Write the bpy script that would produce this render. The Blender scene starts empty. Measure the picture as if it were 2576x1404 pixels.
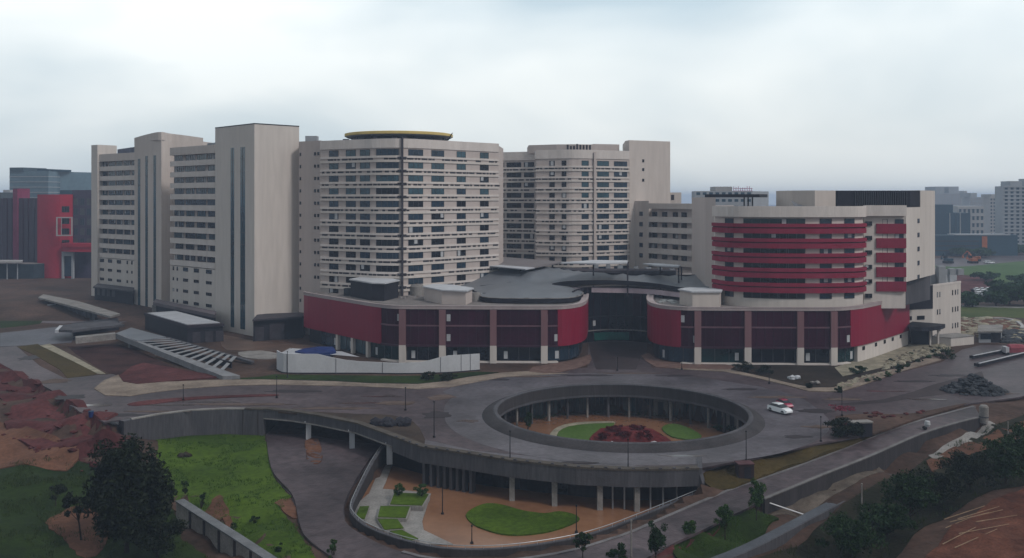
import bpy, bmesh, math, random
import numpy as np
from mathutils import Vector, geometry
R = math.radians
C = bpy.context.scene.collection
random.seed(7)

# ------------------------------------------------------------------ camera, sky, sun
FOC, HC = 2300.0, 43.0            # focal length and eye height used for surveying the photograph (2576 px wide frame)
cam = bpy.data.cameras.new('camera'); camo = bpy.data.objects.new('camera', cam); C.objects.link(camo)
camo.location = (0, 0, HC); camo.rotation_euler = (R(90), 0, 0)
cam.sensor_width = 36; cam.lens = FOC / 2576 * 36; cam.shift_y = -202 / 2576
cam.clip_start = 1; cam.clip_end = 12000
sc = bpy.context.scene; sc.camera = camo

SUN_EL, SUN_AZ = 44.0, 128.0      # azimuth measured clockwise from +Y (view direction)
w = bpy.data.worlds.new('World'); sc.world = w; w.use_nodes = True
nt = w.node_tree; N = nt.nodes; L = nt.links
N.clear()
out = N.new('ShaderNodeOutputWorld'); bg = N.new('ShaderNodeBackground'); L.new(bg.outputs[0], out.inputs[0])
sky = N.new('ShaderNodeTexSky'); sky.sky_type = 'NISHITA'; sky.sun_disc = False
sky.sun_elevation = R(SUN_EL); sky.sun_rotation = R(SUN_AZ); sky.dust_density = 4; sky.air_density = 1.3
tc = N.new('ShaderNodeTexCoord'); mp = N.new('ShaderNodeMapping'); mp.inputs['Scale'].default_value = (1.25, 1.0, 3.0)
mp.inputs['Location'].default_value = (3.1, 1.7, 0.4)
L.new(tc.outputs['Generated'], mp.inputs[0])
n1 = N.new('ShaderNodeTexNoise'); n1.inputs['Scale'].default_value = 1.7; n1.inputs['Detail'].default_value = 4; n1.inputs['Roughness'].default_value = .45
n1.inputs['Distortion'].default_value = .35
L.new(mp.outputs[0], n1.inputs['Vector'])
cr = N.new('ShaderNodeValToRGB'); cr.color_ramp.elements[0].position = .36; cr.color_ramp.elements[1].position = .60
cr.color_ramp.elements[0].color = (5.0, 6.1, 6.8, 1); cr.color_ramp.elements[1].color = (8.6, 9.1, 9.15, 1)
L.new(n1.outputs['Fac'], cr.inputs[0])
n2 = N.new('ShaderNodeTexNoise'); n2.inputs['Scale'].default_value = 1.3; n2.inputs['Detail'].default_value = 3
L.new(mp.outputs[0], n2.inputs['Vector'])
mr = N.new('ShaderNodeMapRange'); mr.inputs[1].default_value = .3; mr.inputs[2].default_value = .7; mr.inputs[3].default_value = .86; mr.inputs[4].default_value = 1.0
L.new(n2.outputs['Fac'], mr.inputs[0])
sx = N.new('ShaderNodeSeparateXYZ'); L.new(tc.outputs['Generated'], sx.inputs[0])      # the cloud cover is thinner, hence brighter, beyond the hospital
dy = N.new('ShaderNodeMapRange'); dy.interpolation_type = 'SMOOTHSTEP'; dy.inputs[1].default_value = -.7; dy.inputs[2].default_value = .95; dy.inputs[3].default_value = .55; dy.inputs[4].default_value = 1.28
L.new(sx.outputs[1], dy.inputs[0])
dz = N.new('ShaderNodeMapRange'); dz.inputs[1].default_value = .0; dz.inputs[2].default_value = .20; dz.inputs[3].default_value = .76; dz.inputs[4].default_value = 1.0; L.new(sx.outputs[2], dz.inputs[0])
dm = N.new('ShaderNodeMath'); dm.operation = 'MULTIPLY'; L.new(dy.outputs[0], dm.inputs[0]); L.new(dz.outputs[0], dm.inputs[1])
cm = N.new('ShaderNodeVectorMath'); cm.operation = 'SCALE'; L.new(cr.outputs[0], cm.inputs[0]); L.new(dm.outputs[0], cm.inputs['Scale'])
mx = N.new('ShaderNodeMixRGB'); L.new(mr.outputs[0], mx.inputs[0]); L.new(sky.outputs[0], mx.inputs[1]); L.new(cm.outputs[0], mx.inputs[2])
L.new(mx.outputs[0], bg.inputs[0]); bg.inputs[1].default_value = 0.085

sun = bpy.data.lights.new('sun', 'SUN'); suno = bpy.data.objects.new('sun', sun); C.objects.link(suno)
sun.energy = 1.35; sun.angle = R(11); sun.color = (1, .95, .91)
az, el = R(SUN_AZ), R(SUN_EL)
suno.rotation_euler = Vector((-math.sin(az) * math.cos(el), -math.cos(az) * math.cos(el), -math.sin(el))).to_track_quat('-Z', 'Y').to_euler()
suno.location = (0, 0, 120)
vs = sc.view_settings; vs.view_transform = 'Standard'; vs.look = 'None'; vs.exposure = 0.2; vs.gamma = 1
sc.cycles.max_bounces = 6; sc.cycles.diffuse_bounces = 3; sc.cycles.volume_bounces = 1

# ------------------------------------------------------------------ helpers
def GP(u, v, z=0.0):
    """plan position of the surveyed point (u, v) that lies at height z"""
    y = FOC * (HC - z) / (v - 500.0)
    return ((u - 1288.0) / FOC * y, y)
def XP(u, y): return ((u - 1288.0) / FOC * y, y)
def QP(pts, z=0.0): return [GP(p[0], p[1], p[2] if len(p) > 2 else z) for p in pts]

MATS = {}
def mat(name, col, rough=.75, var=.18, scale=.25, col2=None, bump=0.0, bscale=4.0, metal=0.0, spec=.1, streak=False, thr=None, coat=0.0):
    m = bpy.data.materials.new(name); m.use_nodes = True; nt = m.node_tree; N = nt.nodes; L = nt.links
    b = N['Principled BSDF']; b.inputs['Roughness'].default_value = rough; b.inputs['Metallic'].default_value = metal
    b.inputs['Specular IOR Level'].default_value = spec
    if coat: b.inputs['Coat Weight'].default_value = coat
    tc = N.new('ShaderNodeTexCoord'); mp = N.new('ShaderNodeMapping'); L.new(tc.outputs['Object'], mp.inputs[0])
    if streak: mp.inputs['Scale'].default_value = (1, 1, .12)
    a = N.new('ShaderNodeTexNoise'); a.inputs['Scale'].default_value = scale; a.inputs['Detail'].default_value = 8; a.inputs['Roughness'].default_value = .62
    L.new(mp.outputs[0], a.inputs['Vector'])
    r = N.new('ShaderNodeValToRGB'); e = r.color_ramp.elements
    lo, hi = thr or (.3, .7)
    e[0].position, e[1].position = lo, hi
    c1 = [c * (1 - var) for c in col]; c2 = list(col2) if col2 else [min(1, c * (1 + var)) for c in col]
    e[0].color = (*c1, 1); e[1].color = (*c2, 1)
    L.new(a.outputs['Fac'], r.inputs[0])
    f = N.new('ShaderNodeTexNoise'); f.inputs['Scale'].default_value = scale * 14; f.inputs['Detail'].default_value = 4
    L.new(mp.outputs[0], f.inputs['Vector'])
    mm = N.new('ShaderNodeMixRGB'); mm.blend_type = 'MULTIPLY'; mm.inputs[0].default_value = min(1, var * 2.2)
    g = N.new('ShaderNodeValToRGB'); g.color_ramp.elements[0].position = .3; g.color_ramp.elements[0].color = (.55, .55, .55, 1); g.color_ramp.elements[1].position = .65
    L.new(f.outputs['Fac'], g.inputs[0]); L.new(r.outputs[0], mm.inputs[1]); L.new(g.outputs[0], mm.inputs[2])
    L.new(mm.outputs[0], b.inputs['Base Color'])
    if bump:
        bn = N.new('ShaderNodeTexNoise'); bn.inputs['Scale'].default_value = bscale; bn.inputs['Detail'].default_value = 5
        L.new(tc.outputs['Object'], bn.inputs['Vector'])
        bb = N.new('ShaderNodeBump'); bb.inputs['Strength'].default_value = bump; bb.inputs['Distance'].default_value = .3
        L.new(bn.outputs['Fac'], bb.inputs['Height']); L.new(bb.outputs[0], b.inputs['Normal'])
    MATS[name] = m; return m
def leafmat(name, c1, c2):
    m = bpy.data.materials.new(name); m.use_nodes = True; nt = m.node_tree; N = nt.nodes; L = nt.links
    b = N['Principled BSDF']; b.inputs['Roughness'].default_value = .6; b.inputs['Specular IOR Level'].default_value = .12
    g = N.new('ShaderNodeNewGeometry'); r = N.new('ShaderNodeValToRGB'); r.color_ramp.elements[0].color = (*c1, 1); r.color_ramp.elements[1].color = (*c2, 1)
    L.new(g.outputs['Random Per Island'], r.inputs[0]); L.new(r.outputs[0], b.inputs['Base Color'])
    MATS[name] = m; return m

wall = mat('beige_render', (.53, .47, .435), .85, .10, .06, streak=True)
wallw = mat('pale_render', (.56, .51, .475), .85, .10, .06, streak=True)
wallpk = mat('pink_beige_render', (.48, .415, .39), .85, .08, .06, streak=True)
band = mat('pale_band', (.60, .545, .515), .8, .1, .3, streak=True)
coping = mat('pale_coping', (.36, .30, .30), .7, .15, .3)
glass = mat('dark_glass', (.016, .036, .062), .1, .4, .15, spec=.5)
glassb = mat('blue_glass', (.025, .07, .095), .1, .4, .15, spec=.6)
glassd = mat('black_glass', (.006, .008, .014), .16, .4, .15, spec=.35)
glassm = mat('maroon_glass', (.036, .004, .017), .24, .35, .12, spec=.16)
glasst = mat('teal_glass', (.006, .03, .035), .14, .4, .15, spec=.45)
frame = mat('window_frame_grey', (.075, .075, .085), .5, .1, 1)
blind = mat('white_blind', (.42, .43, .45), .7, .1, 1)
crim = mat('crimson_cladding', (.21, .003, .027), .42, .12, .08, spec=.25, streak=True)
crimb = mat('rose_band', (.235, .020, .048), .6, .14, .3, streak=True)
louv = mat('louvre_dark', (.05, .045, .055), .6, .3, .5)
roofg = mat('zinc_roof', (.135, .145, .165), .42, .16, .12, spec=.4, streak=False)
roofl = mat('light_sheet_roof', (.40, .41, .44), .5, .15, .2, spec=.4)
roofd = mat('roof_screed', (.20, .18, .175), .9, .3, .2, bump=.3)
whitep = mat('white_sheet', (.46, .47, .50), .6, .12, .3, streak=True)
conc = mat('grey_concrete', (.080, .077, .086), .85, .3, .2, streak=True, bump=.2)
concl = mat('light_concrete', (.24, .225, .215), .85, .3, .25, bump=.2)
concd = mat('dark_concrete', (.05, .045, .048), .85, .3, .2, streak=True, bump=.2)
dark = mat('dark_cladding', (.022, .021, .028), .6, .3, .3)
asph = mat('asphalt', (.060, .052, .061), .45, .45, .06, col2=(.135, .120, .138), bump=.25, bscale=2, spec=.22)
asphr = mat('muddy_asphalt', (.062, .045, .051), .5, .45, .045, col2=(.118, .090, .098), bump=.25, bscale=2)
asphd = mat('dark_lane', (.036, .027, .03), .65, .3, .06, col2=(.06, .042, .043))
soil = mat('brown_soil', (.055, .036, .028), .95, .35, .07, col2=(.11, .065, .05), bump=.6, bscale=1.2)
soilr = mat('red_soil', (.068, .016, .017), .95, .4, .09, col2=(.13, .042, .042), bump=.7, bscale=1.0)
soilo = mat('orange_soil', (.10, .045, .028), .95, .3, .1, col2=(.17, .08, .05), bump=.6, bscale=1.0)
mud = mat('muddy_water', (.20, .092, .048), .22, .14, .06, col2=(.265, .135, .075), spec=.4)
lawn = mat('lawn_green', (.045, .092, .003), .9, .4, .09, col2=(.078, .130, .007), bump=.6, bscale=5)
lawnd = mat('lawn_dark', (.008, .024, .002), .9, .4, .08, col2=(.028, .05, .005), bump=.6, bscale=4)
lawny = mat('lawn_dry', (.06, .045, .014), .95, .3, .1, col2=(.085, .058, .02), bump=.6, bscale=4)
lawnl = mat('lawn_bright', (.06, .13, .012), .9, .3, .1, col2=(.08, .13, .03), bump=.5, bscale=4)
field = mat('field_green', (.05, .12, .03), .95, .3, .02, col2=(.075, .12, .035), bump=.3, bscale=.5)
brick = mat('brick_paving', (.13, .075, .062), .85, .3, .6, col2=(.20, .125, .105), bump=.3, bscale=6)
pave = mat('sand_paving', (.20, .155, .125), .9, .3, .15, col2=(.30, .24, .195), bump=.3, bscale=3)
stone = mat('pale_stone', (.26, .235, .175), .9, .3, .3, col2=(.38, .34, .26), bump=.5)
rockd = mat('dark_rubble', (.035, .038, .045), .9, .4, .3, col2=(.085, .09, .10), bump=.8, bscale=1.5)
steel = mat('dark_steel', (.02, .02, .023), .5, .2, 1, metal=.3)
steell = mat('galvanised_steel', (.35, .36, .38), .4, .15, 1, metal=.5)
bark = mat('bark', (.035, .026, .02), .95, .3, 1)
yellow = mat('helipad_yellow', (.62, .47, .17), .7, .15, .3)
teal = mat('teal_tarpaulin', (.03, .16, .18), .6, .3, .5)
bluet = mat('blue_tarpaulin', (.012, .03, .13), .5, .25, .5)
carw = mat('white_car_paint', (.72, .74, .76), .25, .04, 1, spec=.5, coat=.6)
carr = mat('red_car_paint', (.30, .012, .05), .25, .05, 1, spec=.5, coat=.6)
rubber = mat('rubber', (.012, .012, .013), .8, .2, 1)
bgl = mat('pale_tower', (.30, .315, .34), .8, .1, .05)  # pale tone stands in for some of the haze on far towers
bgl2 = mat('pale_cream_tower', (.34, .33, .33), .8, .1, .05)  # cream kept pale, part of the distance haze is in the colour
bgt = mat('blue_block', (.018, .05, .075), .6, .2, .05)
bgp = mat('purple_grey_cladding', (.07, .055, .075), .6, .2, .05, streak=True)
bgred = mat('bright_red_cladding', (.34, .016, .04), .6, .12, .05)
orange = mat('orange_paint', (.36, .10, .03), .6, .2, .5)
pink = mat('pink_cover', (.30, .07, .09), .8, .3, .4)
lf_dark = leafmat('leaf_very_dark', (.003, .006, .002), (.012, .019, .005))
lf_mid = leafmat('leaf_mid', (.004, .015, .003), (.016, .042, .007))
lf_fresh = leafmat('leaf_fresh', (.014, .04, .008), (.04, .085, .014))  # fresh green of young trees and shrubs
lf_pk = leafmat('petal_pink', (.10, .015, .03), (.26, .05, .08))

class MB:
    def __init__(s): s.v = []; s.f = []; s.m = []
    def add(s, vs, fs, m=0):
        o = len(s.v); s.v += [tuple(p) for p in vs]
        for f in fs: s.f.append([i + o for i in f]); s.m.append(m)
    def box(s, x0, x1, y0, y1, z0, z1, m=0):
        s.add([(x0,y0,z0),(x1,y0,z0),(x1,y1,z0),(x0,y1,z0),(x0,y0,z1),(x1,y0,z1),(x1,y1,z1),(x0,y1,z1)],
              [(0,3,2,1),(4,5,6,7),(0,1,5,4),(1,2,6,5),(2,3,7,6),(3,0,4,7)], m)
    def rbox(s, cx, cy, lx, ly, z0, z1, a=0, m=0):
        c, n = math.cos(a), math.sin(a); q = []
        for z in (z0, z1):
            for sx, sy in ((-1,-1),(1,-1),(1,1),(-1,1)):
                x, y = sx*lx/2, sy*ly/2; q.append((cx + x*c - y*n, cy + x*n + y*c, z))
        s.add(q, [(0,3,2,1),(4,5,6,7),(0,1,5,4),(1,2,6,5),(2,3,7,6),(3,0,4,7)], m)
    def prism(s, poly, z0, z1, m=0, mtop=None):
        n = len(poly); zf0 = z0 if callable(z0) else (lambda x, y: z0); zf1 = z1 if callable(z1) else (lambda x, y: z1)
        vs = [(p[0], p[1], zf0(p[0], p[1])) for p in poly] + [(p[0], p[1], zf1(p[0], p[1])) for p in poly]
        s.add(vs, [tuple(range(n))[::-1]] + [(i, (i+1) % n, (i+1) % n + n, i + n) for i in range(n)], m)
        s.add(vs[n:], [tuple(range(n))], m if mtop is None else mtop)
    def tube(s, p0, p1, r0, r1=None, n=8, m=0):
        r1 = r0 if r1 is None else r1
        a, b = Vector(p0), Vector(p1); d = (b - a).normalized()
        t = d.cross(Vector((0,0,1))) if abs(d.z) < .95 else d.cross(Vector((1,0,0))); t.normalize(); k = d.cross(t)
        vs = []
        for c, r in ((a, r0), (b, r1)):
            for i in range(n):
                q = 2*math.pi*i/n; vs.append(c + (t*math.cos(q) + k*math.sin(q))*r)
        s.add(vs, [(i, (i+1) % n, (i+1) % n + n, i + n) for i in range(n)] + [tuple(range(n))[::-1], tuple(range(n, 2*n))], m)
    def lathe(s, cx, cy, prof, n=24, m=0, a0=0, a1=2*math.pi, closed=False):
        full = abs(a1 - a0 - 2*math.pi) < 1e-6; k = n if full else n + 1; vs = []
        for i in range(k):
            q = a0 + (a1 - a0)*i/n
            for r, z in prof: vs.append((cx + r*math.cos(q), cy + r*math.sin(q), z))
        p = len(prof); fs = []
        for i in range(n):
            j = (i+1) % k
            for t in range(p if closed else p - 1):
                t2 = (t+1) % p; fs.append((i*p+t, j*p+t, j*p+t2, i*p+t2))
        s.add(vs, fs, m)
    def ribbon(s, path, s0, s1, o0, o1, z0, z1, m=0):
        ss = [s0] + [q for q in path.s if s0 + .02 < q < s1 - .02] + [s1]
        f0 = z0 if callable(z0) else (lambda q: z0); f1 = z1 if callable(z1) else (lambda q: z1)
        vs = []
        for q in ss:
            p, nn = path.at(q)
            a = (p[0] + nn[0]*o0, p[1] + nn[1]*o0); b = (p[0] + nn[0]*o1, p[1] + nn[1]*o1)
            vs += [(*a, f0(q)), (*b, f0(q)), (*b, f1(q)), (*a, f1(q))]
        fs = []; n = len(ss)
        for i in range(n - 1):
            for t in range(4): t2 = (t+1) % 4; fs.append((i*4+t, (i+1)*4+t, (i+1)*4+t2, i*4+t2))
        fs += [(0,1,2,3), tuple((n-1)*4 + t for t in (3,2,1,0))]
        s.add(vs, fs, m)
    def blob(s, c, r, n=1, jag=.25, m=0, flat=1.0):
        bm = bmesh.new(); bmesh.ops.create_icosphere(bm, subdivisions=n, radius=1)
        vs = [(c[0] + v.co.x*r*(1 + random.uniform(-jag, jag)), c[1] + v.co.y*r*(1 + random.uniform(-jag, jag)), c[2] + v.co.z*r*flat*(1 + random.uniform(-jag, jag))) for v in bm.verts]
        fs = [[v.index for v in f.verts] for f in bm.faces]; bm.free(); s.add(vs, fs, m)
    def build(s, name, mats, parent=None, smooth=False):
        mats = mats if isinstance(mats, (list, tuple)) else [mats]
        off = Vector((0,0,0)); p = parent
        while p is not None: off += p.location; p = p.parent
        me = bpy.data.meshes.new(name)
        me.from_pydata([(a-off.x, b-off.y, c-off.z) for a, b, c in s.v], [], s.f)
        for mm in mats: me.materials.append(mm)
        if len(mats) > 1: me.polygons.foreach_set('material_index', s.m)
        bm = bmesh.new(); bm.from_mesh(me); bmesh.ops.recalc_face_normals(bm, faces=bm.faces); bm.to_mesh(me); bm.free()
        if smooth:
            me.polygons.foreach_set('use_smooth', [True]*len(me.polygons))
            me.set_sharp_from_angle(angle=R(35))
        o = bpy.data.objects.new(name, me); C.objects.link(o)
        if parent is not None: o.parent = parent
        return o

class Path:
    def __init__(s, pts):
        s.p = [Vector(p[:2]) for p in pts]; s.s = [0.0]
        for a, b in zip(s.p, s.p[1:]): s.s.append(s.s[-1] + (b - a).length)
        s.L = s.s[-1]; s.sn = []
        for a, b in zip(s.p, s.p[1:]): d = (b - a).normalized(); s.sn.append(Vector((d.y, -d.x)))
        s.vn = []
        for i in range(len(s.p)):
            if i == 0: s.vn.append(s.sn[0])
            elif i == len(s.p) - 1: s.vn.append(s.sn[-1])
            else:
                t = (s.sn[i-1] + s.sn[i]).normalized(); s.vn.append(t / max(.5, t.dot(s.sn[i])))
    def at(s, q):
        for i in range(len(s.p) - 1):
            if q <= s.s[i+1] + 1e-6 or i == len(s.p) - 2:
                t = (q - s.s[i]) / (s.s[i+1] - s.s[i])
                p = s.p[i].lerp(s.p[i+1], t)
                if t < .002: nn = s.vn[i]
                elif t > .998: nn = s.vn[i+1]
                else: nn = s.sn[i]
                return p, nn
    def off(s, o): return [tuple(p + n*o) for p, n in zip(s.p, s.vn)]
    def su(s, u):
        """arclength where the path crosses the sight line of survey column u"""
        k = (u - 1288.0) / FOC; best = None
        for i in range(len(s.p) - 1):
            a, b = s.p[i], s.p[i+1]; fa, fb = a.x - k*a.y, b.x - k*b.y
            if fa*fb <= 0 and fa != fb: return s.s[i] + (s.s[i+1] - s.s[i])*fa/(fa - fb)
        return 0.0 if u < 1288 + FOC*s.p[0].x/s.p[0].y else s.L
def smooth_pts(pts, n=6, closed=False):
    P = [Vector(p) for p in pts]; out = []; m = len(P)
    for i in range(m if closed else m - 1):
        if closed: p0, p1, p2, p3 = P[i-1], P[i], P[(i+1) % m], P[(i+2) % m]
        else: p0, p1, p2, p3 = P[max(0, i-1)], P[i], P[i+1], P[min(m-1, i+2)]
        for k in range(n):
            t = k/n
            out.append(tuple(.5*((2*p1) + (p2-p0)*t + (2*p0-5*p1+4*p2-p3)*t*t + (3*p1-p0-3*p2+p3)*t**3)))
    if not closed: out.append(tuple(P[-1]))
    return out
def inpoly(x, y, poly):
    x = np.asarray(x, float); y = np.asarray(y, float); r = np.zeros(x.shape, bool); n = len(poly)
    for i in range(n):
        x0, y0 = poly[i][:2]; x1, y1 = poly[(i+1) % n][:2]
        if y0 == y1: continue
        c = ((y0 > y) != (y1 > y)) & (x < (x1-x0)*(y-y0)/(y1-y0) + x0); r ^= c
    return r
def tag(o, label=None, cat=None, group=None, kind=None):
    if label: o['label'] = label
    if cat: o['category'] = cat
    if group: o['group'] = group
    if kind: o['kind'] = kind
    return o
def thing(name, label, cat, loc=(0,0,0), group=None):
    o = bpy.data.objects.new(name, None); C.objects.link(o); o.location = loc; o.empty_display_size = .5
    return tag(o, label, cat, group)
def structure(o): o['kind'] = 'structure'; return o
def copy_tree(o, parent=None):
    c = o.copy(); C.objects.link(c)
    if parent is not None: c.parent = parent
    for ch in list(o.children): copy_tree(ch, c)
    return c
class Windows:
    """collects the windows of one building; the biggest hundred become parts of their own"""
    def __init__(s, root): s.root = root; s.w = []
    def add(s, path, q, wd, z0, z1, o=0.0, g=None, mull=1.3, bl=.12, fr=None):
        b = MB(); a0, a1 = q - wd/2, q + wd/2; ft = .09
        b.ribbon(path, a0+.05, a1-.05, o-.12, o+.03, z0+.05, z1-.05, 0)
        b.ribbon(path, a0, a1, o, o+.10, z0, z0+ft, 1); b.ribbon(path, a0, a1, o, o+.10, z1-ft, z1, 1)
        n = max(1, round(wd/mull))
        for k in range(n+1):
            c = a0 + ft/2 + (wd-ft)*k/n; b.ribbon(path, c-ft/2, c+ft/2, o+.001, o+.101, z0+ft, z1-ft, 1)
        if random.random() < bl:
            k = random.randrange(n); c = a0 + wd*(k+.5)/n; ww = min(wd/n*.8, 1.1)
            b.ribbon(path, c-ww/2, c+ww/2, o+.03, o+.06, z0+.1+(z1-z0)*random.choice((0, .25)), z1-.12, 2)
        s.w.append((wd*(z1-z0), b, g or glass, fr or frame))
    def flush(s, most=96):
        s.w.sort(key=lambda t: -t[0])
        for a, b, g, fr in s.w[:most]: b.build('window', [g, fr, blind], s.root)
        if len(s.w) > most:
            m = MB()
            for a, b, g, fr in s.w[most:]:
                o = len(m.v); m.v += b.v; m.f += [[i+o for i in f] for f in b.f]; m.m += b.m
            tag(m.build('small_window', [s.w[-1][2], s.w[-1][3], blind], s.root), kind='stuff')

# ------------------------------------------------------------------ terrain
CX, CY = 21.7, 182.0                                  # centre of the roundabout
EDGE = QP([(310,1060),(400,1044),(480,1034),(570,1030),(665,1031),(735,1037),(800,1047),(900,1067),(975,1094),(1060,1126),(1175,1143),(1283,1160),(1450,1178),(1580,1184),(1670,1184),(1757,1181)])
disc = [(CX + 31.5*math.cos(R(a)), CY + 31.5*math.sin(R(a))) for a in range(155, -50, -8)]
LOW = [(-300,240)] + QP([(0,928),(130,985),(200,1040),(265,1062),(300,1050),(400,1030),(480,1018),(570,1014),(665,1013)]) + [(-50,204),(-18,199)] + disc + \
      [(34,151)] + QP([(1757,1168),(1854,1148),(1900,1143),(2006,1110),(2078,1093),(2143,1088),(2200,1076),(2300,1042),(2440,1015),(2576,988)]) + [(300,200),(300,30),(-300,30)]
# inner kerb and outer edge of the ramp road, with heights
RIN = [(2451,1022,0),(2368,1044,-.2),(2281,1069,-.5),(2187,1102,-.9),(2100,1138,-1.3),(2006,1174,-1.8),(1890,1214,-2.5),(1832,1235,-2.9),(1753,1268,-3.4),(1644,1315,-4),(1588,1340,-4.3),(1533,1358,-4.6),(1450,1383,-4.9),(1350,1402,-5.1),(1250,1412,-5.2),(1100,1408,-5.3),(1000,1385,-5.3),(920,1350,-5.3),(868,1312,-5.3),(866,1270,-5.2),(885,1225,-5.1),(925,1160,-5),(962,1118,-4.9)]
ROUT = [(2470,1052,-.1),(2404,1068,-.4),(2313,1096,-.7),(2187,1149,-1.2),(2078,1194,-1.7),(1991,1230,-2.2),(1916,1260,-2.7),(1880,1279,-3.0),(1840,1296,-3.3),(1764,1335,-3.9),(1684,1371,-4.4),(1640,1397,-4.7),(1560,1430,-5),(1450,1465,-5.2),(1350,1490,-5.3),(1200,1500,-5.4),(1050,1480,-5.5),(930,1450,-5.5),(840,1404,-5.5),(770,1351,-5.4),(752,1310,-5.3),(735,1243,-5.2),(684,1181,-5.1),(669,1094,-5)]
COURT_RAIL = [(1768,1232,-3.2),(1690,1264,-3.7),(1600,1300,-4.2),(1520,1330,-4.5),(1440,1352,-4.7),(1340,1369,-4.8),(1250,1378,-4.85),(1170,1379,-4.85),(1100,1374,-4.85),(1040,1362,-4.85),(980,1345,-4.8),(920,1320,-4.7),(888,1292,-4.6),(882,1272,-4.5),(890,1250,-4.4),(908,1212,-4.1),(930,1170,-3.7),(950,1138,-3.2),(970,1112,-2.7)]
COURT_PL = QP(COURT_RAIL)
COURT = COURT_PL + [(-19,170),(-14,178),(0,180),(22,180),(34,152)]
CTRL = [(0,935,-.2),(130,995,-.2),(200,1050,-.3),(265,1080,-.5),(0,1000,-1.5),(0,1080,-3.5),(100,1060,-2.5),(100,1130,-4.5),(200,1120,-3.5),(250,1150,-5),(0,1170,-6),(150,1190,-6),(310,1100,-5),(-150,1000,-1),(-150,1150,-5),(-150,1300,-7),
 (420,1098,-5.1),(560,1096,-5.1),(665,1094,-5.1),(500,1180,-5.2),(600,1250,-5.3),(690,1280,-5.4),(670,1340,-5.5),(780,1390,-5.7),(475,1245,-5.3),(560,1300,-5.4),(660,1365,-5.6),(720,1404,-5.7),(400,1200,-5.8),(430,1238,-6),
 (450,1330,-8),(550,1390,-8.3),(300,1300,-7.5),(100,1300,-7.3),(100,1404,-8),(400,1404,-8.3),(250,1404,-8.2),(465,1290,-7.8),(530,1345,-8),(610,1400,-8.3),(640,1450,-8.4),(300,1500,-9),(800,1500,-7),(0,1500,-9),
 (1765,1185,-.3),(1854,1165,-.15),(2006,1128,-.15),(2143,1105,-.15),(1800,1225,-2.4),(1900,1203,-2.2),(2024,1149,-1.4),(2120,1125,-1.0),(2200,1085,-.5),(2300,1055,-.3),
 (2440,1092,-2.6),(2313,1140,-3.2),(2187,1190,-3.8),(2078,1240,-4.4),(1991,1275,-4.8),(1925,1305,-5.2),(2240,1200,-4.6),(2030,1310,-5.8),(1900,1380,-6.6),(2300,1300,-5.0),(2400,1200,-3.6),(2480,1120,-2.6),(2540,1075,-1.5),(2576,1150,-2.5),(2576,1260,-2.2),(2450,1330,-2.8),(2330,1400,-4),(2200,1404,-6),(2050,1404,-6.8),(1750,1404,-6.3),(1800,1360,-6),(2500,1020,-.2),(2700,1000,-.1),(2700,1200,-1.5),(2700,1404,-2.5),(2000,1500,-7),(1700,1500,-6.5)]
cp = np.array([(*GP(u, v, z), z) for u, v, z in CTRL] + [(-45,198,-5.1),(-28,192,-5.1),(-22,180,-5.2),(-35,182,-5.1)])
rp = np.array([(*GP(*q), q[2]) for q in RIN + ROUT])
ROADPOLY = [tuple(q[:2]) for q in rp[:len(RIN)]] + [tuple(q[:2]) for q in rp[len(RIN):][::-1]]
allp = np.vstack([cp, rp - np.array([0, 0, .45])])
def idw(x, y, P, k=2.7):
    d = np.sqrt((x[:, None]-P[None, :, 0])**2 + (y[:, None]-P[None, :, 1])**2) + .4
    wt = d**-k; return (wt*P[None, :, 2]).sum(1)/wt.sum(1)
VTOP = [(1756,1170,-.03),(1854,1150,-.03),(1894,1146,-.03),(2006,1113,-.03),(2078,1096,-.03),(2143,1091,-.03),(2200,1088,-.1)]
VBOT = [(1775,1215,-1.9),(1796,1232,-2.7),(1845,1230,-2.75),(1898,1209,-2.35),(1941,1192,-2.0),(2024,1163,-1.5),(2125,1126,-1.0),(2187,1102,-.8)]
vp = np.array([(*GP(*q), q[2]) for q in VTOP + VBOT]); VERGE = [tuple(q[:2]) for q in vp[:len(VTOP)]] + [tuple(q[:2]) for q in vp[len(VTOP):][::-1]]
def verge_z(x, y): return float(idw(np.array([x]), np.array([y]), vp, 2.2)[0])
def sstep(t): t = np.clip(t, 0, 1); return t*t*(3-2*t)
def height(x, y):
    x = np.atleast_1d(np.asarray(x, float)); y = np.atleast_1d(np.asarray(y, float))
    z = 2.6*sstep((y-318)/40)*sstep((-98-x)/30)*(1 - sstep((y-430)/120))
    lo = inpoly(x, y, LOW) | ((x-CX)**2 + (y-CY)**2 < 31.5**2)
    if lo.any():
        zi = idw(x[lo], y[lo], allp)
        zi += (np.sin(x[lo]*.9 + 1.3*np.sin(y[lo]*.5)) + np.sin(y[lo]*1.1 + x[lo]*.35))*.03
        rd = inpoly(x[lo], y[lo], ROADPOLY)
        if rd.any():
            k = np.where(rd)[0]; zi[k] = np.minimum(zi[k], idw(x[lo][k], y[lo][k], rp) - .4)
        vg = inpoly(x[lo], y[lo], VERGE)
        if vg.any(): k = np.where(vg)[0]; zi[k] = np.minimum(zi[k], idw(x[lo][k], y[lo][k], vp, 2.2) - .5)
        z[lo] = zi
    ct = inpoly(x, y, COURT) | ((x-CX)**2 + (y-CY)**2 < 31.5**2)
    z[ct] = -6.75
    return z
def H(x, y): return float(height(x, y)[0])
gx = np.concatenate([[-5500,-4000,-3000,-2200,-1500,-1000,-700,-500,-380,-300,-250,-210], np.arange(-180, 181, 1.6), [200,240,290,350,430,520,650,800,1000,1500,2200,3000,4000,5500]])
gy = np.concatenate([[-60, -20, 30, 60, 80, 95], np.arange(105, 216, 1.6), np.arange(220, 440, 6), [450,480,520,570,640,720,820,950,1100,1400,1900,2600,3500,4800,6500]])
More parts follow.
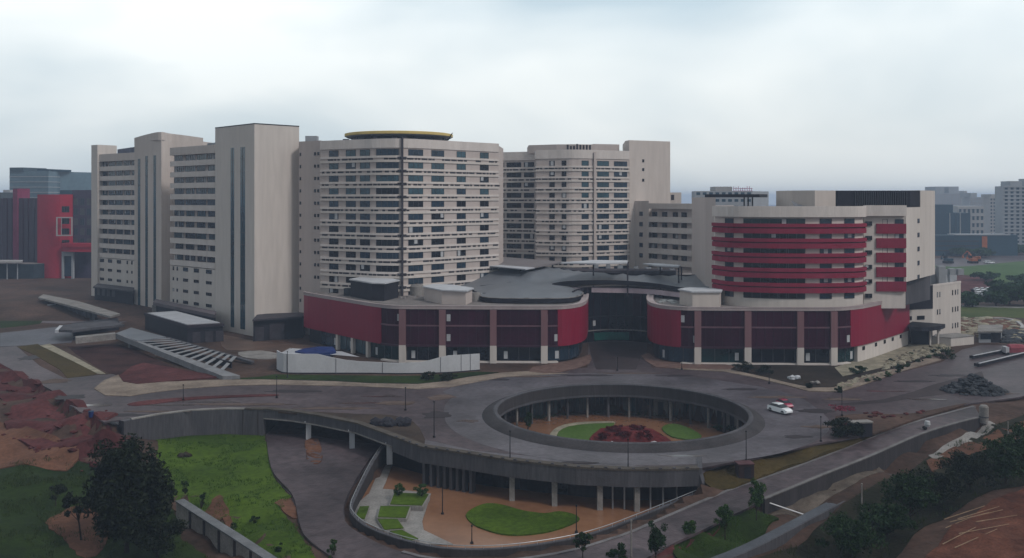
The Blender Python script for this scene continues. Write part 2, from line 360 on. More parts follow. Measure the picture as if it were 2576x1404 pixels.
X, Y = np.meshgrid(gx, gy); Z = height(X.ravel(), Y.ravel())
g = MB(); g.v = list(zip(X.ravel().tolist(), Y.ravel().tolist(), Z.tolist())); nx = len(gx)
g.f = [[j*nx+i, j*nx+i+1, (j+1)*nx+i+1, (j+1)*nx+i] for j in range(len(gy)-1) for i in range(nx-1)]; g.m = [0]*len(g.f)
structure(g.build('ground', soil, smooth=True))

def cdt(poly, holes=(), grid=0, resample=0):
    loops = []
    for lp in [poly] + list(holes):
        q = []
        for i in range(len(lp)):
            a, b = Vector(lp[i][:2]), Vector(lp[(i+1) % len(lp)][:2]); n = max(1, int((b-a).length/resample)) if resample else 1
            q += [a.lerp(b, k/n) for k in range(n)]
        loops.append(q)
    vs, es = [], []
    for q in loops:
        o = len(vs); vs += q; es += [(o+i, o+(i+1) % len(q)) for i in range(len(q))]
    if grid:
        P = np.array([tuple(v) for v in loops[0]]); a, b = P.min(0), P.max(0)
        xx, yy = np.meshgrid(np.arange(a[0]+grid/2, b[0], grid), np.arange(a[1]+grid/2, b[1], grid)); xx, yy = xx.ravel(), yy.ravel()
        k = inpoly(xx, yy, [tuple(v) for v in loops[0]])
        for h in loops[1:]: k &= ~inpoly(xx, yy, [tuple(v) for v in h])
        vs += [Vector((float(p), float(q))) for p, q in zip(xx[k], yy[k])]
    v2, e2, f2, *_ = geometry.delaunay_2d_cdt(vs, es, [], 0, 1e-4)
    fs = []; L0 = [tuple(v) for v in loops[0]]; LH = [[tuple(v) for v in h] for h in loops[1:]]
    for f in f2:
        cx = sum(v2[i].x for i in f)/len(f); cy = sum(v2[i].y for i in f)/len(f)
        if inpoly([cx], [cy], L0)[0] and not any(inpoly([cx], [cy], h)[0] for h in LH): fs.append(list(f))
    return [tuple(v) for v in v2], fs
def drape(name, poly, m, dz=.06, grid=2.0, hf=None, skirt=.5, holes=(), curve=0, kind='structure', rough=0, jag=0):
    """a sheet lying on the terrain, with its edge turned down into the ground"""
    if curve: poly = smooth_pts([p[:2] for p in poly], curve, True)
    if jag:
        q = []
        for i in range(len(poly)):
            a, b_ = Vector(poly[i][:2]), Vector(poly[(i+1) % len(poly)][:2]); n_ = max(1, int((b_-a).length/1.3)); nn_ = Vector((b_.y-a.y, a.x-b_.x)).normalized()
            q += [tuple(a.lerp(b_, k/n_) + nn_*random.uniform(-jag, jag)) for k in range(n_)]
        poly = q
    v2, fs = cdt(poly, holes, grid, 2.0)
    z = (height([p[0] for p in v2], [p[1] for p in v2]) if hf is None else np.array([hf(*p) for p in v2])) + dz
    if rough: z = z + np.array([random.uniform(-rough, rough) for _ in v2])
    b = MB(); b.add([(p[0], p[1], float(q)) for p, q in zip(v2, z)], fs)
    cnt = {}
    for f in fs:
        for i in range(len(f)):
            e = (f[i], f[(i+1) % len(f)]); cnt[e] = cnt.get(e, 0) + 1
    for (i, j) in [e for e in cnt if (e[1], e[0]) not in cnt]:
        o = len(b.v); b.v += [(v2[i][0], v2[i][1], float(z[i])-skirt), (v2[j][0], v2[j][1], float(z[j])-skirt)]
        b.f.append([j, i, o, o+1]); b.m.append(0)
    o = b.build(name, m, smooth=True); o['kind'] = kind; return o

# ---- the raised deck: viaduct + roundabout, one slab with the round opening in it
hole = [(CX + 25.0*math.cos(2*math.pi*i/72), CY + 25.0*math.sin(2*math.pi*i/72)) for i in range(72)]
backdeck = [(36,152.5),(48,160),(55,172),(57,184),(54,197),(45,208),(32,214.5),(18,216),(2,212),(-10,204),(-24,203),(-50,206),(-75,200),(-92,190)]
outer = EDGE + backdeck[:]
v2, fs = cdt(outer, [hole])
d = MB(); n = len(v2)
d.add([(x, y, .03) for x, y in v2], fs); d.add([(x, y, -1.3) for x, y in v2], [f[::-1] for f in fs])
for lp in (outer, hole):
    k = len(lp); d.add([(*p, .03) for p in lp] + [(*p, -1.3) for p in lp], [(i, (i+1) % k, (i+1) % k + k, i + k) for i in range(k)])
structure(d.build('road_deck', asph))
ep = Path(EDGE)
root = thing('viaduct_edge', 'curved grey concrete edge beam and kerb along the outer side of the raised road', 'edge beam', (EDGE[8][0], EDGE[8][1], 0))
s_w = ep.su(665)
s_f = ep.su(990)
b = MB(); b.ribbon(ep, s_w, s_f, -.05, .35, -1.55, .04); b.ribbon(ep, s_f, ep.L, -.05, .35, -2.55, .04); b.build('fascia', conc, root)
b = MB(); b.ribbon(ep, s_w - 4, ep.L, -1.0, .45, .042, .36); b.build('kerb', mat('dusty_kerb', (.085, .072, .062), .9, .3, .4, bump=.3), root)
b = MB(); b.ribbon(ep, s_w, s_f, -.3, .42, -1.80, -1.551); b.build('bottom_flange', concl, root)
for k in range(26):
    q = ep.su(1000) + (ep.L - ep.su(1000))*k/26; b = MB(); b.ribbon(ep, q, q+.5, .16, .452, .363, .55); b.build('kerb_block', conc, root)
root = thing('retaining_wall', 'tall dark grey concrete retaining wall under the muddy road, above the flat green lawn', 'retaining wall', (EDGE[2][0], EDGE[2][1], -5.2))
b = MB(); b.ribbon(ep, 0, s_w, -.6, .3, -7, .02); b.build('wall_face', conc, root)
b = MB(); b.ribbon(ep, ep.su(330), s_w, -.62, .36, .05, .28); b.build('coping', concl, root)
b = MB()
for u in (612, 650): q = ep.su(u); b.ribbon(ep, q-.12, q+.12, .301, .36, -6, .0)
b.build('joint', concd, root)
# columns of the underpass
for i, (u, v, lab) in enumerate([(772,1100,'white square pillar at the underpass mouth, nearest the tall retaining wall'),(881,1118,'white square pillar in the middle of the underpass mouth'),(974,1141,'white square pillar where the curved courtyard wall meets the viaduct')]):
    q = ep.su(u); p, nn = ep.at(q); p = p - nn*.5
    r = thing('pillar', lab, 'pillar', (p.x, p.y, -5.2), 'pillars of the underpass')
    b = MB(); b.rbox(p.x, p.y, 1.0, 1.0, -5.4, -1.6, .2); b.build('shaft', whitep, r)
    b = MB(); b.rbox(p.x, p.y, 1.5, 1.2, -1.6, -1.31, .2); b.build('capital', whitep, r)
# back wall of the underpass
r = thing('underpass_wall', 'dark rear wall deep inside the underpass below the viaduct', 'wall', (-45, 201, -5.2))
bp = Path([(-50.4, 187.5), (-50.4, 202.4), (-18, 196.5), (-11.5, 192)])
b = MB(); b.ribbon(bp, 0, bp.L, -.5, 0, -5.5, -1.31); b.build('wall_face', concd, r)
b = MB()
for q in (20, 27, 34, 41): b.ribbon(bp, q, q+2.2, .0, .12, -5.3, -2.6)
b.build('steel_door', dark, r)
# basement drum below the roundabout
r = thing('basement_facade', 'round sunken basement facade with dark glazing facing the well of the roundabout', 'building', (CX, CY, -6.75))
b = MB(); b.lathe(CX, CY, [(31.3,-6.9),(31.3,-1.31),(30.9,-1.31),(30.9,-6.9)], 96); b.build('drum_wall', concd, r)  # near half added to stop well light leaking under the deck
for k in range(24):
    a0, a1 = R(8 + k*6.9), R(8 + k*6.9 + 5.4)
    if k in (3, 4, 8): continue
    b = MB(); b.lathe(CX, CY, [(30.8,-6.3),(30.8,-2.0),(30.7,-2.0),(30.7,-6.3)], 4, a0=a0, a1=a1, closed=True)
    for t in (0, .33, .67, 1): a = a0 + (a1-a0)*t; b.tube((CX+30.66*math.cos(a), CY+30.66*math.sin(a), -6.3), (CX+30.66*math.cos(a), CY+30.66*math.sin(a), -2.0), .05, n=4, m=1)
    b.build('window', [random.choice([glassb, glassd, glass]), frame], r)
for k in (3, 4, 8):
    a = R(8 + k*6.9 + 2.7); b = MB(); b.rbox(CX+30.6*math.cos(a), CY+30.6*math.sin(a), .5, 3.4, -6.7, -1.4, a); b.build('wall_panel', concl, r)
    b = MB(); b.rbox(CX+30.34*math.cos(a), CY+30.34*math.sin(a), .08, 1.3, -6.7, -3.6, a); b.build('door', dark, r)
root = thing('roundabout_parapet', 'dark concrete parapet ring round the open well in the middle of the roundabout', 'parapet', (CX, CY, 0))
b = MB(); b.lathe(CX, CY, [(27.7,.035),(27.3,.35),(25.5,1.0),(25.0,1.05),(24.7,1.0),(24.7,-1.9),(25.0,-1.9),(25.0,.035)], 96, closed=True); b.build('parapet_wall', concd, root, smooth=True)
b = MB(); b.lathe(CX, CY, [(25.5,1.01),(25.3,1.15),(24.85,1.14),(24.62,1.02),(24.62,.8),(24.7,.8)], 96); b.build('coping', conc, root, smooth=True)
b = MB(); b.lathe(CX, CY, [(24.62,-1.75),(24.62,-1.35),(24.7,-1.35)], 96); b.build('drip_edge', conc, root)
# columns round the well
for k in range(19):
    a = R(-4 + k*10.4); x, y = CX + 26.3*math.cos(a), CY + 26.3*math.sin(a)
    o = MB(); o.tube((x, y, -6.8), (x, y, -1.31), .26 if k % 3 else .36, n=10)
    c = o.build('column', conc if k % 2 else concl)
    tag(c, 'slim concrete column in the ring of columns round the sunken well', 'column', 'columns round the sunken well')
# under-deck colonnade on the courtyard side
fin_u = [1062,1080,1098,1114,1130,1146,1162,1180]
for u in fin_u:
    p, nn = ep.at(ep.su(u)); p = p - nn*1.1
    b = MB(); b.rbox(p.x, p.y, .5, 1.3, -6.8, -1.31, math.atan2(nn.y, nn.x) + math.pi/2)
    tag(b.build('concrete_fin', conc), 'upright concrete fin in the close-set row under the curved deck', 'fin', 'row of fins under the deck')
for u, lab in ((1283,'broad square courtyard column under the deck, first of the wide bays'),(1391,'broad square courtyard column between the two widest dark bays'),(1508,'broad square courtyard column where the slim posts begin'),(1604,'broad square courtyard column nearest the dark corner of the deck')):
    p, nn = ep.at(ep.su(u)); p = p - nn*.8
    r = thing('deck_column', lab, 'column', (p.x, p.y, -6.75), 'columns of the courtyard colonnade')
    b = MB(); b.rbox(p.x, p.y, .85, .85, -6.85, -1.6, .05); b.build('shaft', concl, r)
    b = MB(); b.rbox(p.x, p.y, 1.2, 1.2, -1.6, -1.31, .05); b.build('capital', conc, r)
for u in (1540, 1570, 1640, 1675, 1710):
    p, nn = ep.at(ep.su(u)); p = p - nn*1.6
    b = MB(); b.tube((p.x, p.y, -6.85), (p.x, p.y, -1.31), .14, n=8)
    tag(b.build('steel_post', steell), 'slim steel post in the dark bays under the deck corner', 'post', 'slim posts under the deck corner')
# back wall added to keep well light out of the black space below deck
bp = Path([(-24.5,172),(-15,164),(-4,158),(8,153.5),(20,152),(33,153)])
r = thing('added_back_wall', 'added dark wall keeping well light out behind the columns under the deck, facing the muddy courtyard', 'wall', (5, 155, -6.75))
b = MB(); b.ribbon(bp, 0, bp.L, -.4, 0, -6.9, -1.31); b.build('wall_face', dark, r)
b = MB()
for k in range(7): q = 22 + k*5; b.ribbon(bp, q, q+3.6, .0, .06, -6.6, -2.2)
b.build('shop_glazing', glassd, r)
r = thing('deck_abutment', 'grey concrete abutment closing the deck corner beside the dry grass verge', 'wall', (30, 146, -4))
ab = Path(QP([(1752,1184),(1768,1190)], 0) + QP([(1800,1232,-2.9),(1835,1238,-2.9)]))
p0 = EDGE[-1]
b = MB(); b.add([(p0[0]-.2,p0[1]-.2,-6.9),(p0[0]+1,p0[1]+6,-6.9),(p0[0]+1.8,p0[1]+6,-6.9),(p0[0]+.6,p0[1]-.2,-6.9),(p0[0]-.2,p0[1]-.2,.3),(p0[0]+1,p0[1]+6,.3),(p0[0]+1.8,p0[1]+6,.3),(p0[0]+.6,p0[1]-.2,.3)], [(0,1,2,3),(4,5,6,7),(0,1,5,4),(1,2,6,5),(2,3,7,6),(3,0,4,7)]); b.build('side_wall', conc, r)
q1 = GP(1772,1236,-3.2)
b = MB(); b.add([(p0[0]+.1,p0[1]-.3,-6.9),(q1[0],q1[1],-6.9),(q1[0]+.5,q1[1]+.2,-6.9),(p0[0]+.7,p0[1]-.1,-6.9),(p0[0]+.1,p0[1]-.3,-.6),(q1[0],q1[1],-3.0),(q1[0]+.5,q1[1]+.2,-3.0),(p0[0]+.7,p0[1]-.1,-.6)], [(0,1,2,3),(4,5,6,7),(0,1,5,4),(1,2,6,5),(2,3,7,6),(3,0,4,7)]); b.build('wing_wall', conc, r)

# ---- ramp road and its walls
def strip(name, A, B, m, dz=0.0, nc=5, thick=.35):
    a = smooth_pts([(*GP(*q), q[2]+dz) for q in A], 5); bb = smooth_pts([(*GP(*q), q[2]+dz) for q in B], 5)
    def res(P, n):
        P = [Vector(p) for p in P]; s = [0]
        for p, q in zip(P, P[1:]): s.append(s[-1] + (q-p).length)
        o = []
        for k in range(n+1):
            t = s[-1]*k/n; i = max(j for j in range(len(s)-1) if s[j] <= t + 1e-6); o.append(P[i].lerp(P[i+1], (t-s[i])/max(1e-6, s[i+1]-s[i])))
        return o
    n = 70; a = res(a, n); bb = res(bb, n); k = MB()
    for i in range(n+1):
        for j in range(nc+1): k.v.append(tuple(a[i].lerp(bb[i], j/nc)))
    o = len(k.v); k.v += [(x, y, z-thick) for x, y, z in k.v]; wd = nc+1
    for i in range(n):
        for j in range(nc):
            f = [i*wd+j, i*wd+j+1, (i+1)*wd+j+1, (i+1)*wd+j]; k.f += [f, [q+o for q in f[::-1]]]
        for j in (0, nc): f = [i*wd+j, (i+1)*wd+j, (i+1)*wd+j+o, i*wd+j+o]; k.f.append(f)
    k.m = [0]*len(k.f); ob = structure(k.build(name, m, smooth=True)); return a, bb
ra, rb = strip('ramp_road', RIN, ROUT, asphr)
def zpath(P3):
    p = Path(P3); zs = [q[2] for q in P3]
    return p, (lambda q, dz=0: float(np.interp(q, p.s, zs)) + dz)
pin, zin = zpath([tuple(v) for v in ra]); 
kr = thing('ramp_kerb', 'long pale kerb along the inner side of the sloping ramp road', 'kerb', (*pin.at(0)[0], 0))
b = MB(); b.ribbon(pin, 0, pin.L*.70, -.25, .35, lambda q: zin(q, -.6), lambda q: zin(q, .12)); b.build('kerb_stone', mat('worn_kerb', (.15, .14, .145), .85, .3, .4, bump=.2), kr)
orail = [(2462,1051,.35),(2404,1065,.1),(2313,1094,-.1),(2187,1149,-.6),(2078,1192,-1.1),(1991,1228,-1.6),(1922,1256,-2.1)]
pr_, zr = zpath(smooth_pts([(*GP(*q), q[2]) for q in orail], 5))
rw = thing('ramp_wall', 'long dark retaining wall of the ramp road topped by a thin pale rail', 'retaining wall', (*pr_.at(pr_.L)[0], -5))
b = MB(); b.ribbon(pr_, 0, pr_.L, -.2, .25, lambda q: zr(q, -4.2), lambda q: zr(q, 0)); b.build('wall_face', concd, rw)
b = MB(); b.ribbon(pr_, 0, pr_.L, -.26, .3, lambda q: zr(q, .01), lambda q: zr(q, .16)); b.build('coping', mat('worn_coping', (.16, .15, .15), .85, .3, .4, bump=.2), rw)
for k in range(14):
    q = pr_.L*(.48 + .52*k/14); b = MB(); b.ribbon(pr_, q, q+1.5, .251, .6, lambda t: zr(t, -3.3), lambda t: zr(t, -2.9)); b.build('weep_hood', dark, rw)
pc, zc = zpath(smooth_pts([(*GP(*q), q[2]) for q in COURT_RAIL], 5))
cw = thing('courtyard_wall', 'low curved wall with a pale handrail wrapping the sunken courtyard', 'wall', (*pc.at(pc.L*.5)[0], -6.75))
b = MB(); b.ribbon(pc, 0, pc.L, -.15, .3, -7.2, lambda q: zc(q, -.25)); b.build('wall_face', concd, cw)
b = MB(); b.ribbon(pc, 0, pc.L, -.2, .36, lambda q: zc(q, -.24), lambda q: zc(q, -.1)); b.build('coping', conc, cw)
b = MB(); ps = [pc.at(q) for q in np.linspace(0, pc.L, 80)]
for i in range(79):
    q0, q1 = pc.L*i/79, pc.L*(i+1)/79; a, c = ps[i][0], ps[i+1][0]; b.tube((a.x, a.y, zc(q0, .35)), (c.x, c.y, zc(q1, .35)), .05, n=6)
for i in range(0, 80, 2): a = ps[i][0]; b.tube((a.x, a.y, zc(pc.L*i/79, -.1)), (a.x, a.y, zc(pc.L*i/79, .35)), .03, n=5)
b.build('handrail', steell, cw)

# ---- surfaces lying on the upper ground
def flat(name, pts, m, z=.02, curve=0, z0=-.3, kind='structure', holes=()):
    poly = QP(pts) if len(pts[0]) == 2 and pts[0][1] > 300 else pts
    if curve: poly = smooth_pts(poly, curve, True)
    v, f = cdt(poly, holes); b = MB(); n = len(v)
    b.add([(p[0], p[1], z) for p in v], f)
    k = len(poly); b.add([(p[0], p[1], z0) for p in poly] + [(p[0], p[1], z) for p in poly], [(i, (i+1) % k, (i+1) % k + k, i + k) for i in range(k)])
    o = b.build(name, m); o['kind'] = kind; return o
flat('road', [(-40,905),(-40,868),(0,874),(42,871),(75,900),(100,921),(163,952),(249,944),(298,941),(360,958),(464,962),(652,950),(838,955),(1050,962),(1150,950),(1260,938),(1400,932),(1478,925),(1480,870),(1480,850),(1628,850),(1626,895),(1640,925),(1715,930),(1820,935),(1900,952),(1981,972),(2033,986),(2110,988),(2162,973),(2263,938),(2368,912),(2420,880),(2470,868),(2620,872),(2620,985),(2560,1000),(2437,1016),(2360,1030),(2281,1060),(2180,1095),(2060,1115),(1910,1150),(1760,1179),(1700,1181),(1200,1135),(975,1085),(800,1040),(665,1026),(480,1030),(400,1040),(310,1056),(262,1062),(200,1036),(130,982),(60,945),(0,915)], asphr, .045, holes=[[(CX + 27*math.cos(2*math.pi*i/60), CY + 27*math.sin(2*math.pi*i/60)) for i in range(60)]])
ring = MB(); inn, o2 = [], []
for i in range(97):
    a = 2*math.pi*i/96; deg = math.degrees(a) % 360
    r = float(np.interp(deg, [0,30,60,90,120,140,150,155,180,270,290,320,345,360], [40.5,44,44,43,45,44.5,43,38,35,34.6,35.0,37,39.5,40.5])) + (random.uniform(-.4,.4) if deg < 150 else 0)
    inn.append((CX+27.3*math.cos(a), CY+27.3*math.sin(a), .062)); o2.append((CX+r*math.cos(a), CY+r*math.sin(a), .062))
ring.v = inn + o2; ring.f = [[i, i+1, i+98, i+97] for i in range(96)]; ring.m = [0]*96
structure(ring.build('ring_road', asph))
# lanes and medians
flat('median_strip', [(320,1019),(345,1012),(400,1006),(500,999),(600,995),(690,993),(690,997),(580,1001),(470,1008),(400,1016),(345,1022)], soilr, .14, 3)
flat('median_strip', [(2095,1018),(2223,1005),(2300,985),(2344,969),(2424,948),(2470,935),(2485,975),(2420,988),(2330,998),(2223,1014),(2150,1019)], asphd, .055)
flat('muddy_shoulder', [(1000,1000),(1060,1000),(1100,985),(1000,978),(800,973),(640,975),(640,1000),(800,1005),(900,1015)], asphr, .05)
flat('soil_shoulder', [(2102,1048),(2190,1042),(2290,1041),(2380,1024),(2437,1014),(2368,1036),(2281,1062),(2187,1094),(2120,1092)], soil, .06, 2)
# the dry shoulder between road and deck edge and a pit in it
flat('soil_shoulder', [(700,1036),(800,1037),(900,1042),(985,1045),(1040,1062),(1062,1090),(1068,1118),(1020,1100),(960,1082),(860,1054),(780,1043)], mat('dusty_verge', (.05, .036, .03), .95, .3, .1, col2=(.075, .055, .043), bump=.5), .07, 2)
# beige sidewalks
flat('sidewalk', [(236,979),(262,958),(298,944),(305,955),(330,964),(400,962),(480,960),(560,957),(652,956),(838,961),(930,966),(1050,968),(1110,962),(1180,950),(1262,939),(1330,935),(1372,940),(1430,940),(1267,950),(1190,964),(1140,974),(1050,980),(905,973),(838,972),(700,969),(580,971),(464,979),(380,989),(325,998),(265,996)], pave, .17)
flat('sidewalk', [(1660,922),(1730,929),(1836,931),(1924,950),(1985,965),(2041,977),(2098,976),(2125,964),(2150,955),(2203,940),(2263,926),(2344,898),(2368,906),(2263,936),(2162,972),(2110,987),(2033,985),(1981,971),(1900,951),(1820,936),(1711,930)], pave, .18)
flat('brick_paving', [(1340,925),(1400,915),(1450,905),(1484,893),(1488,905),(1482,916),(1450,928),(1410,937),(1372,941),(1330,936)], brick, .2)
flat('brick_paving', [(1612,896),(1632,889),(1650,904),(1715,915),(1815,917),(1850,922),(1836,931),(1720,929),(1650,925),(1625,910)], brick, .2)
# planted strips
flat('lawn_strip', [(560,955),(652,949),(690,943),(830,945),(1000,947),(1057,946),(1120,942),(1200,936),(1255,938),(1180,948),(1110,960),(1050,966),(930,964),(838,959),(700,955)], lawnd, .12)
flat('soil_bed', [(1740,918),(1860,916),(2110,922),(2160,914),(2260,892),(2335,885),(2344,897),(2263,924),(2203,938),(2142,953),(2098,974),(2041,975),(1985,963),(1924,948),(1850,931)], mat('dark_bed', (.02, .018, .014), .95, .4, .1, col2=(.05, .036, .028), bump=.7), .1)
flat('entrance_forecourt', [(1480,860),(1628,860),(1628,885),(1612,897),(1600,930),(1500,930),(1488,900)], asphd, .09)
flat('pale_terrace', [(2100,926),(2160,905),(2260,875),(2330,855),(2395,862),(2390,880),(2344,892),(2263,915),(2180,935),(2120,948)], stone, .16)
# left side of the site
flat('muddy_yard', [(0,730),(110,738),(235,745),(330,770),(440,800),(560,835),(640,862),(770,868),(900,905),(690,930),(600,945),(400,900),(250,840),(120,800),(0,780)], soil, .03)
flat('service_road', [(0,838),(60,832),(150,822),(300,800),(330,806),(190,842),(180,862),(100,868),(0,872)], mat('blue_grey_asphalt', (.085, .085, .10), .55, .3, .06, bump=.2), .05)
flat('grass_strip', [(42,873),(95,866),(170,905),(250,938),(235,944),(170,952),(150,930),(90,895)], lawny, .1)
flat('gravel_strip', [(100,870),(125,866),(200,905),(265,941),(245,941),(180,908)], stone, .14)
flat('soil_pit', [(170,872),(290,866),(340,880),(450,930),(560,952),(430,958),(345,962),(300,948),(255,930),(190,890)], mat('pit_soil', (.035, .013, .013), .95, .4, .12, col2=(.075, .034, .03), bump=.8), .06)
flat('mud_bank', [(300,948),(330,925),(360,915),(560,950),(460,958),(345,968),(310,962)], soilr, .3)
flat('lawn_patch', [(0,790),(40,785),(110,805),(100,815),(40,822),(0,826)], lawnd, .07)
flat('purple_path', [(30,760),(80,765),(150,790),(235,808),(160,815),(95,812),(60,790)], asphr, .06)
flat('mud_pool', [(560,842),(640,858),(770,868),(800,875),(740,888),(690,884),(640,882),(570,880),(555,860)], mat('wet_mud', (.105, .066, .05), .35, .3, .1, col2=(.16, .10, .075), bump=.3), .06, 2)
flat('pale_slab', [(600,888),(660,884),(700,892),(700,902),(650,905),(610,900)], concl, .25, 2)

# ---- lower ground
drape('lawn', QP([(394,1113),(420,1099),(540,1095),(666,1094),(680,1149),(684,1185),(709,1221),(734,1243),(705,1257),(706,1285),(749,1322),(765,1351),(800,1398),(810,1420),(715,1420),(600,1345),(488,1262),(459,1255),(427,1238),(395,1170)], -5.3), lawn, .1, jag=.35)
drape('lawn', QP([(-60,1195),(60,1185),(160,1186),(215,1195),(280,1210),(380,1240),(440,1280),(450,1340),(560,1420),(600,1450),(300,1490),(-100,1460)], -7), lawnd, .1, jag=.4)
for pts, mm in (([(510,1280),(535,1245),(552,1235),(570,1262),(580,1295),(585,1325),(560,1300)], soilo), ([(690,1262),(730,1250),(748,1275),(752,1300),(718,1285)], soilo), ([(425,1242),(470,1238),(480,1262),(462,1262),(440,1258)], soil)):
    drape('bare_soil', QP(pts, -5.3), mm, .18, 1.2, curve=2, jag=.3)
drape('bare_soil', QP([(108,1325),(150,1300),(200,1285),(245,1300),(275,1340),(240,1390),(195,1392),(160,1355)], -7.6), soilo, .2, 1.5, curve=2, jag=.35)
for pts in ([(0,940),(100,985),(110,1010),(60,1020),(0,1010)], [(30,1030),(150,1010),(250,1080),(150,1110),(20,1075)], [(190,1110),(250,1065),(310,1075),(335,1100),(280,1130),(230,1130)]):
    drape('red_soil_bank', QP(pts, -2), soilr, .3, 1.2, lambda x, y: H(x, y) + .38*math.sin(y*.75 + x*.18) + .15*math.sin(x*.6), curve=2, rough=.1)
drape('red_soil_bank', QP([(-60,1090),(0,1085),(120,1118),(200,1145),(170,1175),(60,1170),(-60,1175)], -5), soilo, .28, 1.5, curve=2, rough=.12)
# underpass road floor and the muddy courtyard
drape('lower_road', QP([(669,1091),(760,1093),(850,1108),(962,1118),(930,1160),(885,1225),(866,1270),(868,1312),(752,1310),(735,1243),(700,1205),(684,1181)], -5.1), asphr, .14, 2, skirt=.2)
drape('earth_heap', QP([(767,1112),(800,1108),(812,1150),(800,1168),(775,1165),(770,1140)], -5.1), soilo, .45, .8, curve=2, rough=.3, kind='stuff')
cy = lambda x, y: -6.75
flat('courtyard_floor', COURT, mud, -6.66, 0, -7.2)
flat('courtyard_lawn', QP([(1172,1297),(1193,1279),(1226,1268),(1266,1272),(1316,1286),(1371,1293),(1407,1288),(1447,1297),(1454,1312),(1389,1337),(1316,1347),(1262,1345),(1219,1333),(1190,1320)], -6.6), lawn, -6.45, 3, -6.9)
flat('courtyard_path', QP([(965,1165),(988,1166),(970,1215),(962,1231),(1030,1236),(1084,1243),(1062,1312),(1066,1335),(1140,1370),(1055,1371),(970,1342),(915,1312),(892,1293),(898,1268),(928,1243),(940,1215)], -6.6), concl, -6.5, 0, -7)
for pts, zz in (([(990,1239),(1082,1243),(1064,1273),(978,1270)], -5.7), ([(955,1273),(1034,1274),(1023,1304),(948,1302)], -5.9), ([(948,1306),(1000,1305),(1018,1330),(966,1334)], -6.1), ([(978,1337),(1010,1333),(1055,1357),(1030,1361)], -6.2), ([(898,1290),(905,1274),(930,1273),(918,1307),(894,1306)], -6.0)):
    t = thing('planter', {-5.7:'raised lawn planter at the top of the terraces, beside two round bushes', -5.9:'raised lawn planter in the middle of the stepped terraces', -6.1:'raised lawn planter below the middle of the stepped terraces', -6.2:'small raised lawn planter at the tip of the pale path', -6.0:'narrow lawn planter tucked against the curved wall'}[zz], 'planter', (*QP(pts, zz)[0], -6.6), 'lawn planters of the courtyard terraces')
    P = QP(pts, zz); c = Vector((sum(p[0] for p in P)/len(P), sum(p[1] for p in P)/len(P)))
    I = [tuple(c.lerp(Vector(p), .93)) for p in P]
    b = MB(); b.prism(P, -6.9, zz-.05); b.build('kerb', concl, t)
    b = MB(); b.prism(I, zz-.04, zz+.1); b.build('turf', lawn, t)
# the island in the well
wf = [(CX + 30*math.cos(2*math.pi*i/48), CY + 30*math.sin(2*math.pi*i/48)) for i in range(48)]
flat('well_floor', wf, mud, -6.66, 0, -7.1)
flat('well_lawn', QP([(1400,1096),(1400,1080),(1430,1068),(1500,1063),(1545,1066),(1530,1085),(1500,1110),(1440,1112)], -6.6), lawnl, -6.4, 3, -7)
flat('well_lawn', QP([(1665,1078),(1690,1068),(1725,1075),(1765,1098),(1740,1107),(1690,1100)], -6.6), lawnl, -6.4, 3, -7)
flat('curved_kerb', QP([(1382,1100),(1392,1082),(1420,1069),(1470,1062),(1540,1061),(1540,1064),(1480,1066),(1430,1073),(1405,1086),(1398,1102)], -6.4), stone, -6.3, 2, -7)
vz = lambda x, y: -6.5 + 1.1*max(0, 1 - ((x-23.6)**2/64 + (y-190.5)**2/70))
drape('soil_mound', QP([(1480,1105),(1512,1086),(1560,1075),(1620,1077),(1660,1090),(1688,1108),(1640,1120),(1560,1124),(1505,1118)], -6.4), mat('crimson_soil', (.10, .010, .012), .95, .4, .3, col2=(.17, .03, .03), bump=.8, bscale=2), .05, .8, vz, curve=2, rough=.3)
drape('right_verge', VERGE, lawny, .04, 1.2, verge_z, skirt=1.2)
drape('beige_gravel', QP([(1932,1316,-5.5),(2050,1262,-5),(2140,1215,-4.3),(2200,1188,-4),(2225,1205,-4.6),(2150,1248,-5),(2060,1295,-5.6),(2020,1318,-6)]), mat('beige_gravel', (.10, .08, .066), .95, .3, .4, col2=(.16, .13, .108), bump=.4), .12, 1.5)
drape('footpath', QP([(2335,1160,-3.4),(2430,1110,-2.9),(2490,1075,-2),(2510,1085,-2.2),(2450,1120,-3),(2370,1165,-3.5),(2350,1172,-3.6)]), concl, .16, 1.5)
drape('near_lawn', QP([(1690,1404),(1720,1380),(1790,1350),(1860,1318),(1925,1325),(1960,1340),(1900,1375),(1860,1420),(1700,1430)], -6.2), lawnd, .3, 1.5, jag=.3)
drape('planting_bed', QP([(1642,1404),(1690,1372),(1764,1338),(1845,1300),(1885,1284),(1905,1300),(1850,1322),(1790,1352),(1720,1384),(1680,1420)], -5.5), soilr, .18, 1.2, rough=.2)
drape('dark_verge', QP([(1900,1390),(2030,1340),(2120,1280),(2250,1220),(2400,1150),(2520,1105),(2700,1060),(2700,1240),(2500,1262),(2400,1300),(2300,1350),(2200,1440),(1900,1450)], -4.5), mat('dark_undergrowth', (.012, .016, .007), .95, .4, .12, col2=(.03, .026, .014), bump=.8, bscale=2), .12, 2)
drape('orange_verge', QP([(2330,1178,-3.8),(2450,1122,-3),(2530,1080,-1.8),(2600,1050,-1),(2620,1090,-1.5),(2500,1130,-2.5),(2400,1175,-3.4),(2345,1200,-4)]), soilo, .2, 1.5, rough=.15)
drape('ploughed_soil', QP([(2300,1440),(2330,1380),(2400,1320),(2480,1275),(2576,1240),(2750,1225),(2750,1500),(2300,1500)], -3), mat('ploughed_red_soil', (.085, .03, .02), .95, .4, .25, col2=(.155, .06, .038), bump=.9, bscale=.8), .2, 1.2, rough=.18)
